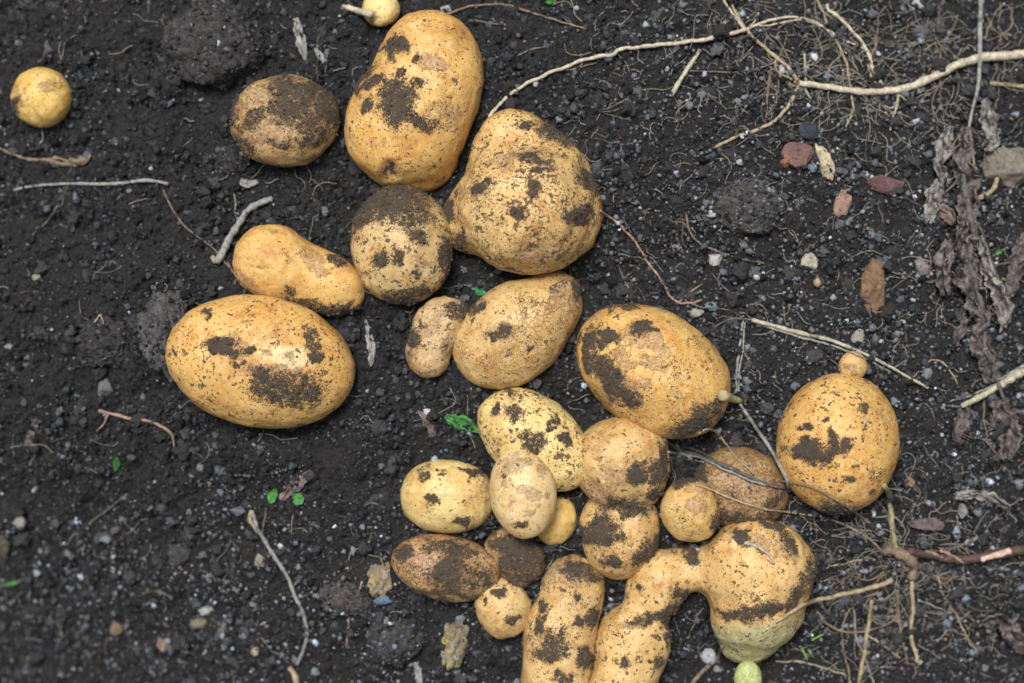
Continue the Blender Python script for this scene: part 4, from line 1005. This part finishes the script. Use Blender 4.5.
def ribbon(name, mat, path, widths, crinkle=3.0, lift=6, parent=None, fold=0.5, nw=20, seed=1, thick=0.00028, label=None, cat=None, group=None, freq=0.055):
    """a crumpled strip along photo pixels; widths are half widths in px"""
    C = catmull([(p[0], p[1], p[2] if len(p) > 2 else 0) for p in path], 1.6); n = len(C)
    t = np.linspace(0, 1, n); w = np.interp(t, np.linspace(0, 1, len(widths)), widths)
    T = np.gradient(C[:, :2], axis=0); T /= np.linalg.norm(T, axis=1)[:, None] + 1e-9
    Nn = np.stack([-T[:, 1], T[:, 0]], 1)
    u = np.linspace(-1, 1, nw)
    A = np.stack(np.meshgrid(np.arange(n) * 1.6, u, indexing='ij'), -1)
    q = np.stack([A[..., 0].ravel() * freq, A[..., 1].ravel() * 1.9, np.full(n * nw, seed * 7.7)], 1)
    edge = 1 + 0.75 * fbm(np.stack([q[:, 0] * 3.2, np.sign(q[:, 1]), q[:, 2]], 1), 1.0, 3, seed + 3)
    off = (u[None] * w[:, None]).ravel() * edge
    X = np.repeat(C[:, 0], nw) + np.repeat(Nn[:, 0], nw) * off + 1.6 * crinkle * .5 * fbm(q, 1.3, 2, seed + 4)
    Y = np.repeat(C[:, 1], nw) + np.repeat(Nn[:, 1], nw) * off + 1.6 * crinkle * .5 * fbm(q, 1.3, 2, seed + 5)
    Z = crinkle * 2.4 * fbm(q, 1.0, 3, seed, 0.45) + fold * np.abs(off) + np.repeat(C[:, 2], nw) + lift
    Z = Z - 0.35 * np.abs(off) ** 1.15 * (fbm(q, 0.6, 1, seed + 8) > 0)
    gz = np.repeat(gpoint(C[:, 0], C[:, 1])[:, 2], nw) / S
    if True:
        for _ in range(10): pass
    Z = np.maximum(Z, 1.0) + gz
    k = S * (D - Z * S) / D
    W = np.stack([(X - 512) * k, (341.5 - Y) * k, Z * S], 1)
    I = np.arange(n * nw).reshape(n, nw)
    F = np.stack([I[:-1, :-1], I[1:, :-1], I[1:, 1:], I[:-1, 1:]], -1).reshape(-1, 4)
    o0 = Vector(W[len(W) // 2]) if parent is None else parent.location.copy()
    if parent is None: o0.z = float(W[:, 2].min())
    o = mesh_obj(name, W - np.array(o0), F, mat, loc=o0 if parent is None else (0, 0, 0), parent=parent)
    md = o.modifiers.new('thickness', 'SOLIDIFY'); md.thickness = thick; md.offset = 0
    if label: tag(o, label, cat, group)
    return o
DG = 'withered potato leaves at the right edge'
ribbon('dead_leaf', LM_DEAD, [(966, 128), (962, 160), (971, 190), (966, 220), (958, 245)], [3, 9, 11, 9, 4], 9, 15, seed=1, label='long crumpled dark leaf hanging below the upright dry stem', cat='dead leaf', group=DG)
ribbon('dead_leaf', LM_PALE, [(950, 128), (944, 150), (940, 165), (944, 178)], [5, 8, 7, 3], 8, 13, seed=2, label='frayed greyish leaf scrap left of the upright stem foot', cat='dead leaf', group=DG)
ribbon('dead_leaf', LM_PALE, [(942, 176), (936, 192), (932, 208), (930, 222)], [4, 9, 8, 4], 8, 13, seed=3, label='silvery blue shrivelled leaf left of the long crumpled one', cat='dead leaf', group=DG)
ribbon('dead_leaf', LM_DEAD, [(972, 220), (966, 245), (968, 272), (976, 300), (984, 318), (976, 334)], [5, 10, 12, 11, 9, 3], 9, 15, seed=4, label='twisted charcoal leaf in the middle of the withered heap', cat='dead leaf', group=DG)
ribbon('dead_leaf', LM_PALE, [(980, 238), (986, 262), (992, 280), (1000, 296), (1004, 312), (1002, 330)], [3, 6, 6, 10, 9, 2], 8, 15, seed=5, label='pale tipped curled leaf on the right side of the withered heap', cat='dead leaf', group=DG)
ribbon('dead_leaf', LM_DEAD, [(978, 326), (982, 345), (988, 362), (992, 382)], [5, 11, 12, 6], 7, 15, seed=6, label='broad brown withered leaf just above the weathered straw', cat='dead leaf', group=DG)
ribbon('dead_leaf', LM_DEAD, [(966, 318), (960, 332), (956, 345)], [5, 6, 3], 7, 11, seed=7, label='small dark leaf curl left of the broad brown withered leaf', cat='dead leaf', group=DG)
ribbon('dead_leaf', LM_DEAD, [(948, 240), (942, 262), (944, 282), (948, 296)], [4, 9, 8, 3], 8, 11, seed=8, label='mauve brown leaf fold near the mauve grey stone', cat='dead leaf', group=DG)
ribbon('dead_leaf', LM_DEAD, [(968, 408), (964, 422), (958, 436), (962, 446)], [8, 9, 7, 4], 7, 11, seed=9, label='ragged leaf piece hanging below the left end of the weathered straw', cat='dead leaf', group=DG)
ribbon('dead_leaf', LM_DEAD, [(1000, 400), (1004, 420), (1010, 440), (1006, 460)], [9, 14, 12, 5], 7, 9, seed=10, label='dark flat leaf under the weathered straw at the right edge', cat='dead leaf', group=DG)
ribbon('dead_leaf', LM_DEAD, [(1028, 235), (1018, 262), (1012, 285), (1008, 300)], [6, 9, 8, 3], 7, 11, seed=11, label='dark leaf strip along the right edge beside the pale tipped leaf', cat='dead leaf', group=DG)
ribbon('dead_leaf', LM_PALE, [(984, 100), (988, 120), (994, 138), (986, 150)], [4, 7, 8, 5], 8, 13, seed=12, label='grey crumpled leaf right of the upright stem, above the curled stalk', cat='dead leaf', group=DG)
ribbon('dead_leaf', LM_PALE, [(955, 495), (975, 494), (995, 500), (1008, 508)], [2, 4, 6, 3], 7, 10, seed=13, label='grey dried leaf rib on bare soil above the reddish rootstock', cat='dead leaf', group=DG)
ribbon('dead_leaf', LM_DEAD, [(985, 628), (1000, 622), (1016, 636), (1030, 650)], [5, 10, 9, 6], 9, 11, seed=14, label='blurred pale brown dead leaf at the lower right corner', cat='dead leaf', group=DG)
ribbon('dead_leaf', LM_BROWN, [(930, 206), (940, 210), (950, 216), (954, 224)], [3, 6, 6, 3], 6, 10, seed=15, label='dull red leaf scrap under the silvery shrivelled leaf', cat='dead leaf', group=DG)
root('long withered brown stem winding down through the dead leaves at the right', 'stem', RM_DARK, [(968, 128), (970, 150), (964, 180), (968, 205), (973, 235), (970, 262), (978, 290), (984, 318), (986, 345), (994, 372), (1004, 400)], 4.0, 2.6,
     [([(970, 215), (982, 232), (988, 252), (996, 272)], 2.2, 1.4, {'lift': 12}), ([(968, 160), (958, 178), (948, 190), (938, 200)], 2.0, 1.2, {'lift': 10}), ([(976, 285), (968, 305), (960, 325)], 1.8, 1.2, {'lift': 10}), ([(964, 128), (956, 140), (952, 152), (948, 160)], 1.4, 1.0, {'lift': 10, 'mat': RM_TAN}), ([(972, 140), (974, 160), (972, 178)], 1.4, .9, {'lift': 14, 'mat': RM_YEL})], name='stem', lift=14, bulge=.5, wob=1.2)
# small scraps
ribbon('leaf_scrap', LM_GREY, [(296, 18), (298, 32), (302, 46), (305, 60)], [2, 5, 5, 1.5], 2, 4, seed=21, label='upright grey leaf sliver above the smeared potato', cat='scrap')
ribbon('leaf_scrap', LM_GREY, [(315, 48), (320, 56), (325, 63)], [1.5, 3.5, 2], 1, 4, seed=22, label='short pale chip right of the upright grey leaf sliver', cat='scrap')
ribbon('leaf_scrap', LM_GREY, [(366, 320), (369, 335), (372, 352), (371, 366)], [1, 3.5, 4, 1], 2, 4, seed=23, label='slim silvery sliver between the large oval and the scabby tiny potato', cat='scrap')
ribbon('leaf_scrap', LM_BROWN, [(419, 410), (426, 420), (434, 436)], [2, 4.5, 4], 1.5, 4, seed=24, label='grey brown husk left of the green leaf in the middle', cat='scrap')
ribbon('leaf_scrap', LM_GREY, [(240, 181), (248, 184), (258, 181)], [3, 3.5, 1.5], 1, 4, seed=25, label='small bluish white flake below the smeared potato', cat='scrap')
ribbon('leaf_scrap', LM_BROWN, [(104, 196 + 230), (30, 436), (34, 422)] if False else [(24, 446), (30, 436), (35, 424)], [1.5, 3.5, 3], 1.5, 4, seed=26, label='pale husk on the soil left of the pinkish root', cat='scrap')
ribbon('leaf_scrap', LM_GREY, [(416, 662), (418, 674), (420, 690)], [2.5, 3.5, 3], 1, 3, seed=27, label='dull grey strip at the bottom edge under the charcoal clod', cat='scrap')
# green leaves
def leaf(name, px, py, L, wid, ang, lift=5, mat=LM_GREEN, parent=None, label=None, seed=1, cat='leaf', group=None):
    a = math.radians(ang); dx, dy = math.cos(a), math.sin(a)
    path = [(px - dx * L / 2, py - dy * L / 2), (px, py), (px + dx * L / 2, py + dy * L / 2)]
    return ribbon(name, mat, path, [0.5, wid * .8, wid, wid * .85, 0.5], 1.0, lift, parent, 0.35, 11, seed, 0.0002, label, cat, group, 0.06)
l1 = ribbon('green_leaf', LM_GREEN, [(445, 416), (452, 420), (462, 423), (472, 428), (480, 433)], [2, 6, 7, 5, 0.8], 1.6, 5, None, 0.45, 13, 31, 0.0002, 'fresh green leaf curled beside the pale flecked potato', 'leaf', None, 0.06)
tube('leaf_stalk', RM_YEL, [(479, 431), (485, 436)], 1, .7, parent=l1, lift=3)
l2 = ribbon('seedling', LM_BROWN, [(281, 500), (290, 490), (300, 482), (312, 472)], [3, 6, 6, 2], 3, 6, seed=33, label='wilted purple grey seedling with two green leaflets at the lower left', cat='seedling')
leaf('leaflet', 298, 499, 13, 6.5, -10, 7, parent=l2, seed=34); leaf('leaflet', 273, 496, 16, 4.5, 115, 7, parent=l2, seed=35)
leaf('green_leaf', 481, 291, 15, 6, 20, 3, mat=leaf_material('deep_green_leaf', (0.02, 0.13, 0.05), (0.04, 0.22, 0.08), (0.06, 0.25, 0.1)), label='deep green leaf in the gap under the knobbly potato', seed=36)
leaf('green_leaf', 116, 464, 14, 4, 95, 4, label='tiny green seedling leaf alone on the left soil', seed=37)
leaf('green_leaf', 10, 584, 20, 2.2, -12, 4, label='blade of grass at the left edge', seed=38)
leaf('green_leaf', 551, 2, 12, 3, 0, 4, label='speck of green leaf at the top edge right of the pear shaped potato', seed=39)
leaf('green_leaf', 999, 252, 10, 2.5, -35, 12, label='bright green speck of leaf among the withered leaves', seed=40)
leaf('green_leaf', 446, 10, 12, 5, 20, 4, mat=LM_GREY, label='pale green grey flake touching the top of the pear shaped potato', seed=41)
